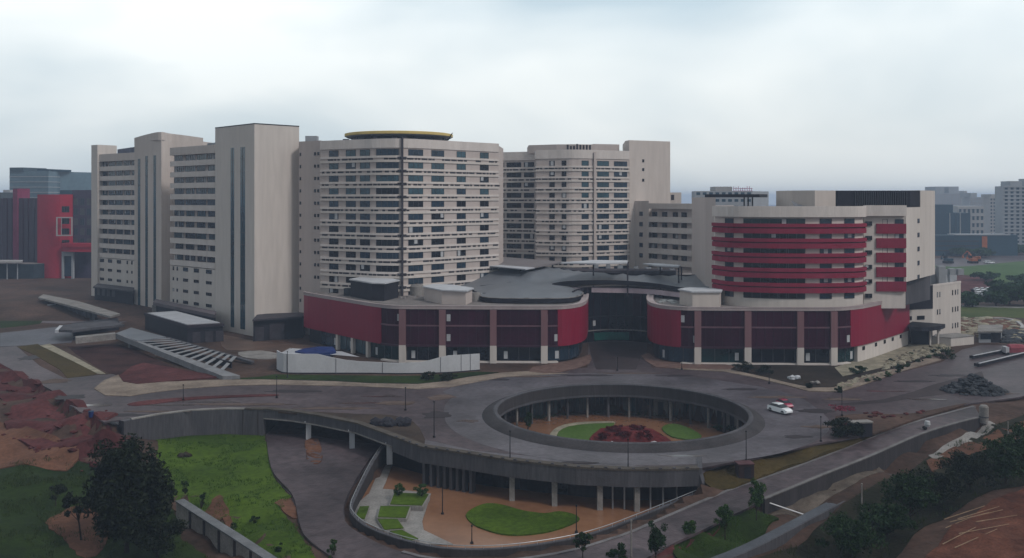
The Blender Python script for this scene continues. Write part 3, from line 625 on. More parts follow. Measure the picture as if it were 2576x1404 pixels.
# concrete channel below the gravel strip
ch = [(1640,1470,-4.9),(1760,1432,-4.8),(1890,1382,-4.6),(2030,1310,-4.2),(2120,1262,-3.9),(2215,1212,-3.6),(2245,1194,-3.4)]
pch, zch = zpath(smooth_pts([(*GP(*q), q[2]) for q in ch], 5))
t = thing('drainage_channel', 'blue grey concrete drainage channel beside the gravel strip below the ramp', 'channel', (*pch.at(pch.L/2)[0], -6))
b = MB(); b.ribbon(pch, 0, pch.L, -1.7, .1, lambda q: zch(q, -2.5), lambda q: zch(q, 0)); b.build('channel_slab', mat('blue_concrete', (.085, .09, .105), .8, .25, .3, bump=.2), t)
b = MB(); b.ribbon(pch, 0, pch.L, .101, .4, lambda q: zch(q, -3.2), lambda q: zch(q, .15)); b.build('channel_wall', conc, t)
b = MB(); a, c = GP(1916,1262,-2.6), GP(2035,1304,-5.3); b.tube((*a, -2.4), (*c, -5.0), .12, n=6); tag(b.build('pipe_rail', steell), 'thin pale pipe rail running down from the end of the ramp wall', 'rail')
# big near retaining wall, lower left
nw = [(459,1257,-4.6),(520,1296,-4.8),(600,1346,-5),(702,1412,-5.2),(800,1475,-5.3)]
pn, zn = zpath([(*GP(*q), q[2]) for q in nw])
t = thing('near_wall', 'pale concrete wall with wide flat top running to the bottom edge near the big dark tree', 'retaining wall', (*pn.at(0)[0], -8))
b = MB(); b.ribbon(pn, 0, pn.L, -.1, 1.0, -9.4, lambda q: zn(q, -.12)); b.build('wall_face', concl, t)
b = MB(); b.ribbon(pn, -0.0, pn.L, -.25, 1.2, lambda q: zn(q, -.115), lambda q: zn(q, .1)); b.build('coping', mat('bluish_concrete', (.15, .155, .165), .8, .3, .4, bump=.2), t)
for k in range(7):
    b = MB(); q = pn.L*(.12 + .12*k); b.ribbon(pn, q, q+.55, 1.001, 1.14, -9.4, lambda t_: zn(t_, -.2)); b.build('buttress', concd, t)

# ------------------------------------------------------------------ hospital buildings
def body(root, name, front, back, z0, z1, m, mtop=None, o=0.0):
    poly = [tuple(p) for p in (front.off(o) if isinstance(front, Path) else front)] + list(back)
    b = MB(); b.prism(poly, z0, z1, 0, 1); return b.build(name, [m, mtop or roofd], root)
def parapet(root, path, z0, z1, m, o0=-.2, o1=.25, name='parapet'):
    b = MB(); b.ribbon(path, 0, path.L, o0, o1, z0, z1); return b.build(name, m, root)

# --- left ward wing
t = thing('ward_wing', 'long beige hospital wing with balcony rows, two tall windowless towers and slot windows', 'hospital wing', (-105, 330, 0))
W = Windows(t)
f2 = Path([XP(428, 329), XP(541, 309)]); f1 = Path([XP(246, 379), XP(340, 361)])
body(t, 'wall', f2, [(-88, 325), (-110, 350)], 0, 60.6, wallpk, o=-1.5)
body(t, 'wall', f1, [(-132, 385), (-155, 402)], 0, 60.6, wallpk, o=-1.5)
for f, rows, zc0, st in ((f2, 10, 57.4, 3.92), (f1, 10, 57.2, 3.95)):
    b = MB(); b.ribbon(f, 0, f.L, -1.6, .1, zc0+1.1, 61.3); b.build('parapet', wall, t)
    for k in range(rows):
        zc = zc0 - k*st
        b = MB(); b.ribbon(f, 0, f.L, -.2, .06, zc - 1.0 - 1.85, zc - 1.0); b.ribbon(f, 0, f.L, -1.6, -.201, zc-2.5, zc-2.2)
        b.build('balcony', band, t)
        cols = 4 if f is f2 else 5
        for c in range(cols):
            q = f.L*(c+.5)/cols + random.uniform(-.3, .3); W.add(f, q, f.L/cols*random.choice((.72, .82, .9)), zc-.95, zc+1.0, -1.5, random.choice((glass, glass, glassb)), 1.5, .4)
    z1 = zc0 - rows*st + 1.0
    b = MB(); b.ribbon(f, 0, f.L, -1.6, 0, 0, z1 - .2); b.build('lower_wall', wallw, t)
    for k in range(4):
        zc = z1 - 1.0 - k*3.9
        for c, (fr, wd) in enumerate(((.12, 3.2), (.34, 3.2), (.58, 3.2), (.80, 1.0), (.92, 1.0)) if f is f1 else ((.08, .9), (.17, .9), (.36, 3.3), (.60, 3.3), (.87, 3.6))):
            if zc > 1.5: W.add(f, f.L*fr, wd, zc - (.8 if k == 0 else .5), zc + .6, 0, glass, 1.2, .1)
# end pier
body(t, 'end_pier', [(-175.3, 381), (-171.2, 377.6), (-166, 384)], [(-170, 392)], 0, 65.3, wallw)
# stair tower with three slots
st_ = Path([XP(338, 352), XP(406, 341), XP(432, 347), XP(511, 352)])
body(t, 'stair_tower', st_, [(-117, 366), (-140, 372)], 0, 65.0, wall)
b = MB(); sp = Path(smooth_pts([XP(338, 352), XP(372, 346.5), XP(406, 341), XP(432, 347), XP(511, 352)], 4))
b.ribbon(sp, 0, sp.L, -.5, .02, 64.9, lambda q: 66.4 + 1.5*math.sin(math.pi*q/sp.L)); b.build('curved_parapet', wall, t)
for fr, zt in ((.18, 58.3), (.46, 59.2), (.76, 59.3)):
    b = MB(); q = (XP(406,341)[0]-XP(338,352)[0])*fr; L0 = st_.s[1]; b.ribbon(st_, L0*fr-.85, L0*fr+.85, -.3, .03, 2, zt)
    for z in np.arange(5, zt, 3.9): b.ribbon(st_, L0*fr-.85, L0*fr+.85, .031, .09, z, z+.18, 1)
    b.build('slot_window', [glassb if fr < .8 else glass, frame], t)
# box tower
bt = Path([(-98.3, 302.8), (-80.3, 285), (-68.9, 296)])
body(t, 'lift_tower', bt, [(-86, 315)], 0, 66.3, wallw)
b = MB(); b.ribbon(bt, 0, bt.L, -.3, .08, 66.31, 66.6); b.build('coping', steel, t)
L0 = bt.s[1]
for fr, wd in ((.455, 2.3), (.715, 3.0)):
    b = MB(); b.ribbon(bt, L0*fr-wd/2, L0*fr+wd/2, -.3, .03, 1.6, 59.4)
    for z in np.arange(5.2, 59, 3.87): b.ribbon(bt, L0*fr-wd/2, L0*fr+wd/2, .031, .1, z, z+.14, 1)
    b.ribbon(bt, L0*fr-.06, L0*fr+.06, .032, .09, 1.6, 59.4, 1)
    b.build('slot_window', [glassb, frame], t)
# link wall with little windows
lk = Path([XP(752, 291.5), XP(807, 285.5)])
body(t, 'link_wall', lk, [(-55, 305), (-66, 308)], 0, 61.2, wallpk)
for k in range(13):
    zc = 57.1 - 3.87*k
    W.add(lk, lk.su(756), .62, zc-.5, zc+.5, .02, glassd, 2, 0)
    if k < 11:
        for u in (793, 801): W.add(lk, lk.su(u), .85, zc-.5, zc+.5, .02, glassd, 2, 0)
b = MB(); b.box(-66.5, -62.8, 294, 297, 61.2, 63.2); b.build('plant_box', bgl, t)
b = MB(); b.prism([(-112,336),(-101,326),(-97,334),(-108,344)], 60.6, 63.4); b.build('roof_plant', bgl, t)
b = MB(); b.prism([(-164,380),(-149,368),(-146,374),(-160,386)], 60.6, lambda x, y: 63.8 + .5*math.sin(x)); b.build('roof_shed', mat('blue_grey_sheet', (.12, .13, .18), .6, .4, .5), t)
W.flush()

# --- main tower
t = thing('hospital_tower', 'tall beige ward tower with banded rounded front and a yellow rimmed helipad on its roof', 'hospital tower', (-33, 285, 0))
W = Windows(t)
mp_ = Path(smooth_pts([XP(806.5, 285), XP(860, 281), XP(915, 277), XP(938, 275), XP(968, 273.6), XP(1010, 273.3), XP(1060, 277), XP(1120, 283.5), XP(1190, 291.5), XP(1254, 299)], 3))
body(t, 'wall', mp_, [(-3, 318), (-50, 322), (-58, 310)], 0, 60.4, wallpk)
b = MB(); b.ribbon(mp_, 0, mp_.L, -.3, .25, 58.25, 61.0); b.build('parapet', band, t)
wc = [(840,22),(883,23),(919,24),(974,48),(1046,35),(1101,34),(1160,25),(1218,25)]
z0r = 56.9
for k in range(12):
    zc = z0r - 3.87*k
    for i, (u, pw) in enumerate(wc):
        q = mp_.su(u); wd = pw*280/FOC*(1.0 if i not in (0,1,2) else 1.1)
        gl = glassb if k < 4 and random.random() < .7 else random.choice((glass, glassd, glass))
        W.add(mp_, q, wd*1.22, zc-.97, zc+1.0, .03, gl, 1.9, .16)
    if k < 11:
        b = MB(); b.ribbon(mp_, 0, mp_.L, -.1, .24, zc-1.62, zc-.98); b.build('slab_band', band, t)
        b = MB(); b.ribbon(mp_, 0, mp_.L, -.1, .30, zc-2.92, zc-2.22); b.build('slab_band', wallw, t)
        b = MB(); q = .6
        while q < mp_.L - 1.2:
            wd = random.choice((.9, 1.3, 2.2))
            if random.random() < .86: b.ribbon(mp_, q, q+wd, -.1, .05, zc-2.2, zc-1.65)
            q += wd + random.choice((.25, .4, .9))
        tag(b.build('louvre_strip', louv, t), kind='stuff')
b = MB(); q = mp_.su(1011); b.ribbon(mp_, q-.2, q+.2, .53, .85, 4, 61.5); b.build('service_shaft', louv, t)
for k in range(11):
    b = MB(); z = 55 - 3.87*k; b.ribbon(mp_, q-1.3, q+1.3, .05, .5, z-.1, z+.55); b.build('pipe_box', louv, t)
# helipad
hx, hy, hr = XP(1004, 303)[0], 303, 17.3
h = MB(); h.lathe(hx, hy, [(0,62.9),(hr-.5,62.9),(hr,63.1),(hr,64.0),(hr-.3,64.15),(0,64.0)], 64)
hp = h.build('helipad_deck', roofg, t, smooth=True)
h = MB(); h.lathe(hx, hy, [(hr+.02,63.3),(hr+.5,63.4),(hr+.5,64.2),(hr+.02,64.3)], 64); h.build('rim', yellow, hp)
h = MB(); h.lathe(hx, hy, [(11.5,61.1),(11.5,62.9)], 40); h.build('drum', dark, hp)
for k in range(14):
    a = 2*math.pi*k/14 + .2; h = MB(); h.tube((hx+15.4*math.cos(a), hy+15.4*math.sin(a), 60.4), (hx+15.4*math.cos(a), hy+15.4*math.sin(a), 62.95), .22); h.build('strut', steel, hp)
h = MB(); x0 = hx + 16.5; h.tube((x0-3, hy-6, 61.2), (x0, hy-6, 62), .3, .3); h.tube((x0, hy-6, 62), (x0+1.6, hy-6, 64.4), .3, .12); h.build('access_stair', steel, t)
b = MB()
for k in range(9): x = hx - 14 + k*3.1; b.rbox(x, 279.5 + abs(x+33)*.2, random.uniform(.8, 1.8), 1.2, 60.4, 61.4 + random.random()*.7)
tag(b.build('roof_clutter', louv, t), kind='stuff')
W.flush()

# --- rear tower with its lift core
t = thing('hospital_tower', 'beige banded ward tower set back behind, joined to a plain square lift core', 'hospital tower', (20, 345, 0))
W = Windows(t)
rp_ = Path([XP(1205, 354), XP(1346.5, 345), XP(1350, 335)] + smooth_pts([XP(1400, 332.5), XP(1432, 331), XP(1450, 331.2), XP(1470, 332), XP(1525, 336), XP(1582, 341)], 3))
body(t, 'wall', rp_, [(46, 372), (-8, 378)], 0, 60.0, wallpk)
b = MB(); b.ribbon(rp_, 0, rp_.L, -.3, .25, 57.6, 60.8); b.build('parapet', band, t)
pen = [(XP(1330,345)[0], 345), (XP(1400,340)[0], 340), (XP(1448,339)[0], 339), (XP(1495,341)[0], 341), (22, 360), (6, 362)]
b = MB(); b.prism(pen, 60.01, 63.2); b.build('penthouse', wallpk, t)
b = MB(); b.prism([XP(1495,344), XP(1558,347), (40, 360), (26, 358)], 60.01, 63.6); b.build('penthouse', wallpk, t)
b = MB()
for k in range(8): x = XP(1428 + k*8, 337)[0]; b.rbox(x, 337, .75, .3, 60.8, 62.2 + random.random())
tag(b.build('roof_rail', louv, t), kind='stuff')
for k in range(12):
    zc = 55.9 - 3.87*k
    for u, pw, gl in ((1262,14,glassd),(1293,38,glassd),(1331,26,glassd),(1389,13,glassd),(1419,11,glassd),(1472,18,glassb if k < 4 else glass),(1517,32,glassb if k < 4 else glass),(1561,38,glass)):
        W.add(rp_, rp_.su(u), pw*337/FOC*1.08, zc-.95, zc+.95, .03, gl, 2.2, .14)
    if k < 11:
        b = MB(); b.ribbon(rp_, 0, rp_.L, -.1, .24, zc-1.6, zc-.96); b.build('slab_band', band, t)
        b = MB(); b.ribbon(rp_, 0, rp_.L, -.1, .30, zc-2.9, zc-2.2); b.build('slab_band', wallw, t)
        b = MB(); q = .6
        while q < rp_.L - 1.2:
            wd = random.choice((.9, 1.3, 2.2))
            if random.random() < .86: b.ribbon(rp_, q, q+wd, -.1, .05, zc-2.18, zc-1.63)
            q += wd + random.choice((.25, .4, .9))
        tag(b.build('louvre_strip', louv, t), kind='stuff')
b = MB(); q = rp_.su(1494); b.ribbon(rp_, q-.4, q+.4, .53, .9, 8, 60); b.build('service_shaft', wallpk, t)
core = Path([XP(1573, 346), XP(1583, 342), XP(1686, 350)])
body(t, 'lift_core', core, [(63, 372), (45, 372)], 0, 64.9, wall)
for z in (57.3, 54, 50): 
    q = core.su(1618); W.add(core, q, .9, z-.55, z+.55, .02, glassd, 2, 0)
W.flush()

# --- annex
t = thing('hospital_annex', 'lower beige hospital block with balcony rows between the rear tower and the red banded block', 'hospital block', (55, 330, 0))
W = Windows(t)
an = Path([XP(1580, 346), XP(1632, 337)]); an2 = Path([XP(1632, 337), XP(1775, 313)])
b = MB(); b.prism([XP(1580,346), XP(1632,337), (48.2, 362), (44, 366)], 0, 42.2, 0); b.build('corner_wall', wall, t)
b = MB(); p = an2.off(-1.4); b.prism([p[0], p[1], (80, 330), (60, 360)], 0, 40.6, 0, 1); b.build('wall', [wallpk, roofd], t)
b = MB(); b.ribbon(an2, 0, an2.L, -1.4, .1, 39.3, 41.3); b.build('parapet', wall, t)
for k in range(5):
    zc = 37.4 - 3.87*k
    b = MB(); b.ribbon(an2, 0, an2.L, -.2, .06, zc-2.9, zc-.95); b.ribbon(an2, 0, an2.L, -1.5, -.201, zc-2.3, zc-2.05); b.build('balcony', band, t)
    for u in (1640, 1665, 1692, 1714, 1742, 1764): W.add(an2, an2.su(u), 2.7, zc-.9, zc+.8, -1.4, glassd, 1.3, .1)
    for u, wd in ((1588, .8), (1613, 1.8)): W.add(an, an.su(u), wd, zc-.8, zc+.8, .02, glass, 1.5, 0)
b = MB(); b.ribbon(an2, 0, an2.L, -1.4, 0, 0, 17.6); b.build('lower_wall', wallpk, t)
for u, pw in ((1598,22),(1690,44),(1743,42)):
    a = an2 if u > 1632 else an; W.add(a, a.su(u), pw*325/FOC, 13.6, 15.9, .03, glassd, 1.6, 0)
for x0, x1, y, z1 in ((XP(1584,350)[0], XP(1622,350)[0], 350, 46), (XP(1625,350)[0], XP(1668,350)[0], 350, 45.6), (XP(1670,352)[0], XP(1714,352)[0], 352, 45.4)):
    b = MB(); b.box(x0, x1, y, y+9, 40, z1); b.build('penthouse', wall, t)
    b = MB(); b.box((x0+x1)/2-.6, (x0+x1)/2+.6, y-.08, y+.1, 42.5, 44.5); b.build('door', louv, t)
pb = Path([XP(1775, 266), XP(1800, 262)])
body(t, 'side_pier', pb, [(62, 290), (58, 295)], 0, 43.4, wallpk)
b = MB(); b.prism([XP(1773,268), XP(1910,262), (76, 272), (60, 280)], 43.41, 44.3); b.build('roof_canopy', dark, t)
b = MB()
for u in (1872, 1882, 1893): x = XP(u, 266)[0]; b.box(x-.15, x+.15, 265.8, 266.2, 40, 43.4)
b.build('canopy_post', steel, t)
W.flush()

mat_fr0 = mat('maroon_recess', (.055, .008, .02), .6, .2, .3)
# --- red banded block
t = thing('ward_block', 'mid-rise hospital block with rose red bands wrapping its curved front', 'hospital block', (80, 255, 14))
W = Windows(t)
rb_ = Path(smooth_pts([XP(1797,256), XP(1820,251), XP(1860,247), XP(1960,243.5), XP(2060,243), XP(2130,244.2), XP(2158,245.5), XP(2173,248.5)], 4))
wf_ = Path([XP(2173,250), XP(2203,250)]); pf = Path([XP(2203,250.4), XP(2278,250)]); sw = Path([XP(2278,250), XP(2352,276)])
body(t, 'wall', rb_, [(97, 280), (62, 285)], 13, 40, wallw, o=-.2)
for pth, zz, zt in ((rb_, 38.1, 41.0), (Path([XP(2173,249.5), XP(2278,249.6)]), 38.3, 41.2)):
    b = MB(); b.ribbon(pth, 0, pth.L, -.5, .7, zz, zt); b.build('parapet', band, t)
body(t, 'wall', Path([XP(2173,250.2), XP(2278,250.2)]), [(112, 280), (97, 280)], 13, 40, wallw)
wcols = [(1833,28,glass),(1924,101,glassd),(1994,60,glassd),(2078,30,glass),(2138,28,glass)]
for k in range(6):
    zc = 37.0 - 3.95*k
    for u, pw, gl in wcols:
        g2 = glasst if k == 0 and pw > 50 else gl
        W.add(rb_, rb_.su(u), pw*244/FOC*1.05, zc-.9, zc+.68, -.15, g2, 2.4, .1)
    W.add(wf_, wf_.L*.4, 1.9, zc-1.4, zc-.2, .02, glassd, 1, .2); 
    if k < 5:
        b = MB(); b.ribbon(rb_, 0, rb_.L, -.3, .85, zc-1.58, zc-.66); b.build('red_band', crimb, t)
        b = MB(); b.ribbon(rb_, 0, rb_.L, -.3, .72, zc-3.28, zc-1.92); b.build('red_band', crimb, t)
        b = MB(); b.ribbon(rb_, 0, rb_.L, -.3, .45, zc-1.921, zc-1.579); b.build('band_recess', mat_fr0, t)
        b = MB(); b.ribbon(pf, 0, pf.L, -.1, .6, zc-3.55, zc-.85); b.build('red_band', crimb, t)
        for u, wd in ((2226, 1.4), (2262, 2.4)): W.add(pf, pf.su(u), wd, zc-.95, zc+.4, .02, glass, 1, .1)
# side wing: overhanging upper box
b = MB(); b.prism([XP(2278.4,250.05), XP(2352,276), (118, 290), (100, 285)], 20.2, 40.6, 0, 1); b.build('side_wall', [wallw, roofd], t)
b = MB(); b.prism([XP(2315,262.8), XP(2352,276), (118, 290), (104, 282)], 40.61, 45.4, 0, 1); b.build('upper_wall', [wallw, roofd], t)
for k in range(5): W.add(sw, sw.su(2310), 2.0, 36.7-4.0*k-.65, 36.7-4.0*k+.65, .03, glass, 2, 0)
b = MB(); b.prism([XP(2106,258), XP(2290,258), XP(2314,262.4), (109, 272), (91, 270)], 40.7, 45.3); b.build('plant_screen', dark, t)
b = MB()
for k in range(24): x = XP(2152 + k*5.6, 257.6)[0]; b.box(x, x+.16, 257.6, 257.95, 40.5, 45)
b.build('louvre_blades', frame, t)
b = MB(); b.prism([XP(1993,258), XP(2050,254), XP(2102,258), (90, 270), (78, 270)], 40.01, 45.3); b.build('penthouse', wall, t)
b = MB(); b.add([(*XP(1990,257), 42.6), (*XP(2000,256), 40.05), (*XP(2052,252), 40.05), (*XP(2010,256.5), 41.4)], [(0,1,2,3)]); b.build('torn_membrane', roofg, t)
b = MB(); b.prism([XP(2279,258), XP(2340,272), (115, 286), (100, 280)], 13, 20.19); b.build('recessed_base', conc, t)
W.flush()

# --- podium buildings
def podium(label, front, back, loc, cols, glassu, redspans, z0=0.0, split=(), glassg=()):
    t = thing('podium_building', label, 'podium building', loc)
    pth = Path(front)
    body(t, 'wall', pth, back, 4.5, 14.0, dark, roofd, o=-.6)
    body(t, 'ground_wall', pth, back, .0, 4.49, dark, None, o=-1.6)
    b = MB(); b.ribbon(pth, 0, pth.L, -1.6, .25, 14.05, 14.75); b.ribbon(pth, 0, pth.L, -.4, .32, 14.76, 15.0); b.build('coping', coping, t)
    for u0, u1 in redspans:
        b = MB(); b.ribbon(pth, pth.su(u0) if u0 else 0, pth.su(u1) if u1 else pth.L, -.59, .12, 4.4, 14.04); b.build('red_cladding', crim, t)
    gu0, gu1 = glassu; edges = [gu0] + list(cols) + [gu1]
    for a, c in zip(edges, edges[1:]):
        s0, s1 = pth.su(a), pth.su(c)
        for z0_, z1_ in ((4.7, 9.5), (9.9, 13.95)):
            b = MB(); b.ribbon(pth, s0, s1, -.58, -.1, z0_, z1_)
            n = max(1, round((s1-s0)/2.2))
            for k in range(n+1): q = s0 + (s1-s0)*k/n; b.ribbon(pth, max(s0, q-.04), min(s1, q+.04), -.099, .0, z0_, z1_, 1)
            if random.random() < .3: q = s0 + (s1-s0)*random.choice((.12, .86)); b.ribbon(pth, q-.5, q+.5, -.097, -.05, z0_+1, z0_+2.8, 2)
            b.build('glazing', [glassm, mat_fr, blind], t)
        b = MB(); b.ribbon(pth, s0, s1, -.3, .14, 9.51, 9.89); b.build('transom', mat_tr, t)
    b = MB(); b.ribbon(pth, pth.su(gu0), pth.su(gu1), -.3, .16, 4.2, 4.69); b.build('floor_band', mat_fr, t)
    for u in cols:
        q = pth.su(u); b = MB(); b.ribbon(pth, q-.85, q+.85, -.5, .5, 0, 4.6); b.ribbon(pth, q-.85, q+.85, -.5, .5, 4.601, 13.9, 1); b.build('column', [wallw, mat_pier], t)
    for (a, c, gl) in glassg:
        s0, s1 = pth.su(a), pth.su(c); b = MB(); b.ribbon(pth, s0, s1, -1.58, -1.0, .5, 4.19)
        n = max(1, round((s1-s0)/3.2))
        for k in range(n+1): q = s0 + (s1-s0)*k/n; b.ribbon(pth, max(s0, q-.05), min(s1, q+.05), -.999, -.9, .5, 4.19, 1)
        if random.random() < .8: q = s0 + (s1-s0)*random.choice((.2, .85)); b.ribbon(pth, q-.5, q+.5, -.995, -.95, 1, 3, 2)
        b.build('shop_front', [gl, frame, blind], t)
    b = MB(); b.ribbon(pth, pth.su(gu0), pth.su(gu1), -1.7, .1, .02, .4); b.build('plinth', band, t)
    return t, pth
mat_fr = mat('maroon_frame', (.045, .016, .03), .5, .2, .5)
mat_pier = mat('rose_pier', (.20, .105, .115), .8, .12, .1, streak=True)
mat_tr = mat('rose_transom', (.15, .075, .095), .5, .2, .5)
Lf = smooth_pts([XP(765,277), XP(775,273), XP(860,258), XP(925,247.5), XP(955,243.6), XP(985,241), XP(1030,240), XP(1200,239.3), XP(1370,239), XP(1425,240.5), XP(1455,244.5), XP(1470,250), XP(1476,257), XP(1479,270)], 3)
tl, pl = podium('low podium building with crimson cladding and maroon glass, below the helipad tower', Lf, [(22.5, 288), (5, 300), (-20, 283), (-33, 272.9), (-45, 275), (-60, 284)], (-25, 250, 0), (1013, 1113, 1241, 1369), (958, 1404), [(0, 959), (1403, 0)],
   glassg=[(800,842,glass),(848,880,glassb),(888,920,glassb),(928,1004,glasst),(1022,1104,glassd),(1122,1232,glassd),(1250,1360,glassd),(1378,1465,glass)])
for u in (846, 884, 922): q = pl.su(u); b = MB(); b.ribbon(pl, q-.55, q+.55, -1.0, -.1, 0, 4.39); b.build('slim_column', wallw, tl)
Rf = smooth_pts([XP(1634,274), XP(1629,262), XP(1632,252), XP(1645,245), XP(1675,240), XP(1720,237.3), XP(1760,236.8), XP(1900,236.3), XP(2060,236), XP(2110,236.5), XP(2150,239), XP(2180,243), XP(2230,253.5), XP(2287,268)], 3)
tr, prr = podium('low podium building with crimson cladding and maroon glass, below the red banded block', Rf, [(112, 280), (60, 287), (42, 288)], (75, 250, 0), (1755, 1881, 2013, 2097), (1712, 2140), [(0, 1713), (2139, 0)],
   glassg=[(1650,1746,glass),(1764,1872,glasst),(1890,2004,glassd),(2022,2088,glassd),(2106,2156,glasst)])
b = MB(); b.ribbon(prr, prr.su(2160), prr.L, -1.65, -.3, .02, 4.38); b.build('base_wall', wallw, tr)
for u in (2175, 2206, 2228, 2248, 2268): q = prr.su(u); b = MB(); b.ribbon(prr, q-.75, q+.75, -.299, -.2, 2.9, 3.9); b.build('small_window', glassd, tr)

# --- entrance hall with its sweeping canopy
t = thing('entrance_hall', 'dark glazed entrance hall under a sweeping grey canopy roof between the two podiums', 'entrance hall', (31, 272, 0))
cps = [(1196,737,15.5),(1206,744,15.5),(1230,749,15.5),(1300,751,15.5),(1400,751,15.5),(1445,748,15.5),(1466,740,15.5),(1464,734,15.7),(1445,728,16),(1412,722,16.6),(1388,716,17.3),(1396,711,17.8),(1430,707,18.3),(1480,705,18.6),(1540,705,18.7),(1600,708,18.5),(1660,714,18.2),(1722,724,17.8),(1770,724,17.4),(1795,716,17.8),(1797,700,18.4),(1790,690,18.9),(1700,692,19.6),(1620,690,19.9),(1520,686,20),(1480,684,20),(1430,678,20.2),(1380,671,20.4),(1310,667,20.2),(1240,669,19.4),(1190,678,18.3),(1158,692,17),(1146,704,16.2),(1150,714,15.9),(1172,722,15.6),(1192,730,15.5)]
cpl = smooth_pts([(*GP(*q), q[2]) for q in cps], 2, True)
v2, fs = cdt(cpl, (), 2.2, 2.0); CP = np.array(cpl)
CP = np.vstack([CP] + [np.array([[*GP(*q), q[2]]]) for q in ((1322,677.5,20.7),(1285,673,20.7),(1250,670.5,20.4),(1370,675,20.7),(1410,680,20.4),(1240,680,19.6))])
zz = idw(np.array([p[0] for p in v2]), np.array([p[1] for p in v2]), CP, 2.2)
b = MB(); b.add([(p[0], p[1], float(q)) for p, q in zip(v2, zz)], fs)
cr_ = b.build('canopy_roof', roofg, t, smooth=True)
b = MB(); n = len(cpl); ctr = np.array([(p[0], p[1]) for p in cpl])
ins = [(p[0], p[1]) for p in cpl]
b.add([(p[0], p[1], p[2]-.02) for p in cpl] + [(p[0], p[1], p[2]-1.25) for p in cpl], [(i, (i+1) % n, (i+1) % n + n, i + n) for i in range(n)])
b.build('fascia', dark, cr_, smooth=True)
b = MB(); b.add([(p[0], p[1], float(q)-1.25) for p, q in zip(v2, zz)], [f[::-1] for f in fs]); b.build('soffit', roofd, cr_)
arc = [GP(*q) for q in cps[10:18]]
ap = Path(smooth_pts([(p[0], p[1]+1.6) for p in arc], 4))
b = MB(); b.ribbon(ap, 0, ap.L, -1.2, .9, 14.9, 16.3); e_ = [tuple(p) for p in cpl[2:16]]; tr_ = MB()
for p, q in zip(e_, e_[1:]): tr_.tube((p[0], p[1], p[2]+.02), (q[0], q[1], q[2]+.02), .13, n=6)
tr_.build('edge_trim', concl, cr_)
b.build('pink_soffit_band', mat('rose_grey_panel', (.50, .40, .44), .7, .15, .3), t)
ga = Path(smooth_pts([(17.5, 262), (20.5, 271), (26, 275.5), (32, 276.5), (39, 274), (44, 266)], 5))
b = MB(); b.ribbon(ga, 0, ga.L, -.3, 0, .1, 16.5)
for k in range(17): q = ga.L*k/16; b.ribbon(ga, max(0, q-.06), min(ga.L, q+.06), .001, .12, .1, 16.5, 1)
b.build('glass_wall', [glassd, mat_fr], t)
for z, mm in ((3.3, concl), (7.4, dark)): b = MB(); b.ribbon(ga, 0, ga.L, .121, .4, z, z+.3); b.build('transom', mm, t)
b = MB(); b.ribbon(ga, ga.L*.38, ga.L*.66, .2, .26, .4, 2.7); b.build('entrance_door', mat('green_glass', (.008, .11, .09), .15, .3, .2, spec=.5), t)
b = MB(); q = ga.su(1494); b.ribbon(ga, q-.5, q+.5, .13, .2, 4.8, 6.4); b.build('pale_panel', blind, t)  # pale panel in plain blind white on the glass wall
for u0, v0, u1, v1 in ((1208,708,1285,719),(1205,692,1330,718)):
    a, c = GP(u0, v0, 17.6), GP(u1, v1, 16.4); 
    za = float(idw(np.array([a[0]]), np.array([a[1]]), CP, 2.2)[0]); zc_ = float(idw(np.array([c[0]]), np.array([c[1]]), CP, 2.2)[0])
    b = MB(); b.tube((*a, za+.03), (*c, zc_+.03), .12, .03, n=5); b.build('roof_seam', dark, cr_)

# ------------------------------------------------------------------ low structures on the left of the site
def slab(b, pts, th, m=0, mt=None):
    top = [(*GP(*q), q[2]) for q in pts]; n = len(top)
    b.add(top + [(x, y, z-th) for x, y, z in top], [tuple(range(n, 2*n))[::-1]] + [(i, (i+1) % n, (i+1) % n + n, i+n) for i in range(n)], m)
    b.add(top, [tuple(range(n))], m if mt is None else mt)
    return top
def post(b, x, y, z0, z1, r=.25, m=0): b.box(x-r, x+r, y-r, y+r, z0, z1, m)
# ramp shelter with slatted roof
t = thing('ramp_shelter', 'covered ramp with open slatted roof between a pale slanting beam and a dark hall', 'ramp shelter', (*GP(289,845,3.6), 0))
b = MB(); slab(b, [(189,846,3.6),(289,836,3.6),(291,840,3.6),(191,850,3.6)], 1.7); b.build('end_beam', concl, t)
b = MB(); slab(b, [(289,838,3.7),(296,839,3.7),(604,945,.9),(560,946,.9)], 1.5); b.build('side_beam', mat('beam_concrete', (.20,.20,.21), .8, .2, .3, bump=.2), t)
b = MB(); slab(b, [(418,849,3.3),(424,848,3.3),(640,908,.9),(632,910,.9)], .6); b.build('rear_beam', conc, t)
b = MB(); slab(b, [(292,838,3.55),(330,824,3.55),(418,848,3.3),(345,857,3.3)], .4); b.build('roof_slab', roofg, t)
def edgept(u0, v0, z0, u1, v1, z1, f): a, c = GP(u0,v0,z0), GP(u1,v1,z1); return Vector((a[0]+(c[0]-a[0])*f, a[1]+(c[1]-a[1])*f, z0+(z1-z0)*f))
mat_slat = mat('slat_grey', (.24,.245,.26), .5, .15, .4)
for k in range(13):
    f = .16 + k*.062
    a = edgept(294,840,3.5, 590,944,.8, f); c = edgept(420,849,3.3, 638,909,.9, f*1.02-.12)
    b = MB(); d = (c-a); nn = Vector((-d.y, d.x, 0)).normalized()*.48
    v = [a-nn, c-nn, c+nn, a+nn]; b.add([tuple(p) for p in v] + [(p.x, p.y, p.z-.18) for p in v], [(0,1,2,3),(4,7,6,5),(0,4,5,1),(1,5,6,2),(2,6,7,3),(3,7,4,0)])
    b.build('slat', mat_slat, t)
for f in (.12, .38, .62): p = edgept(294,842,3, 585,945,.5, f); b = MB(); post(b, p.x, p.y+.4, -.2, p.z-.9, .25); b.build('post', concl, t)
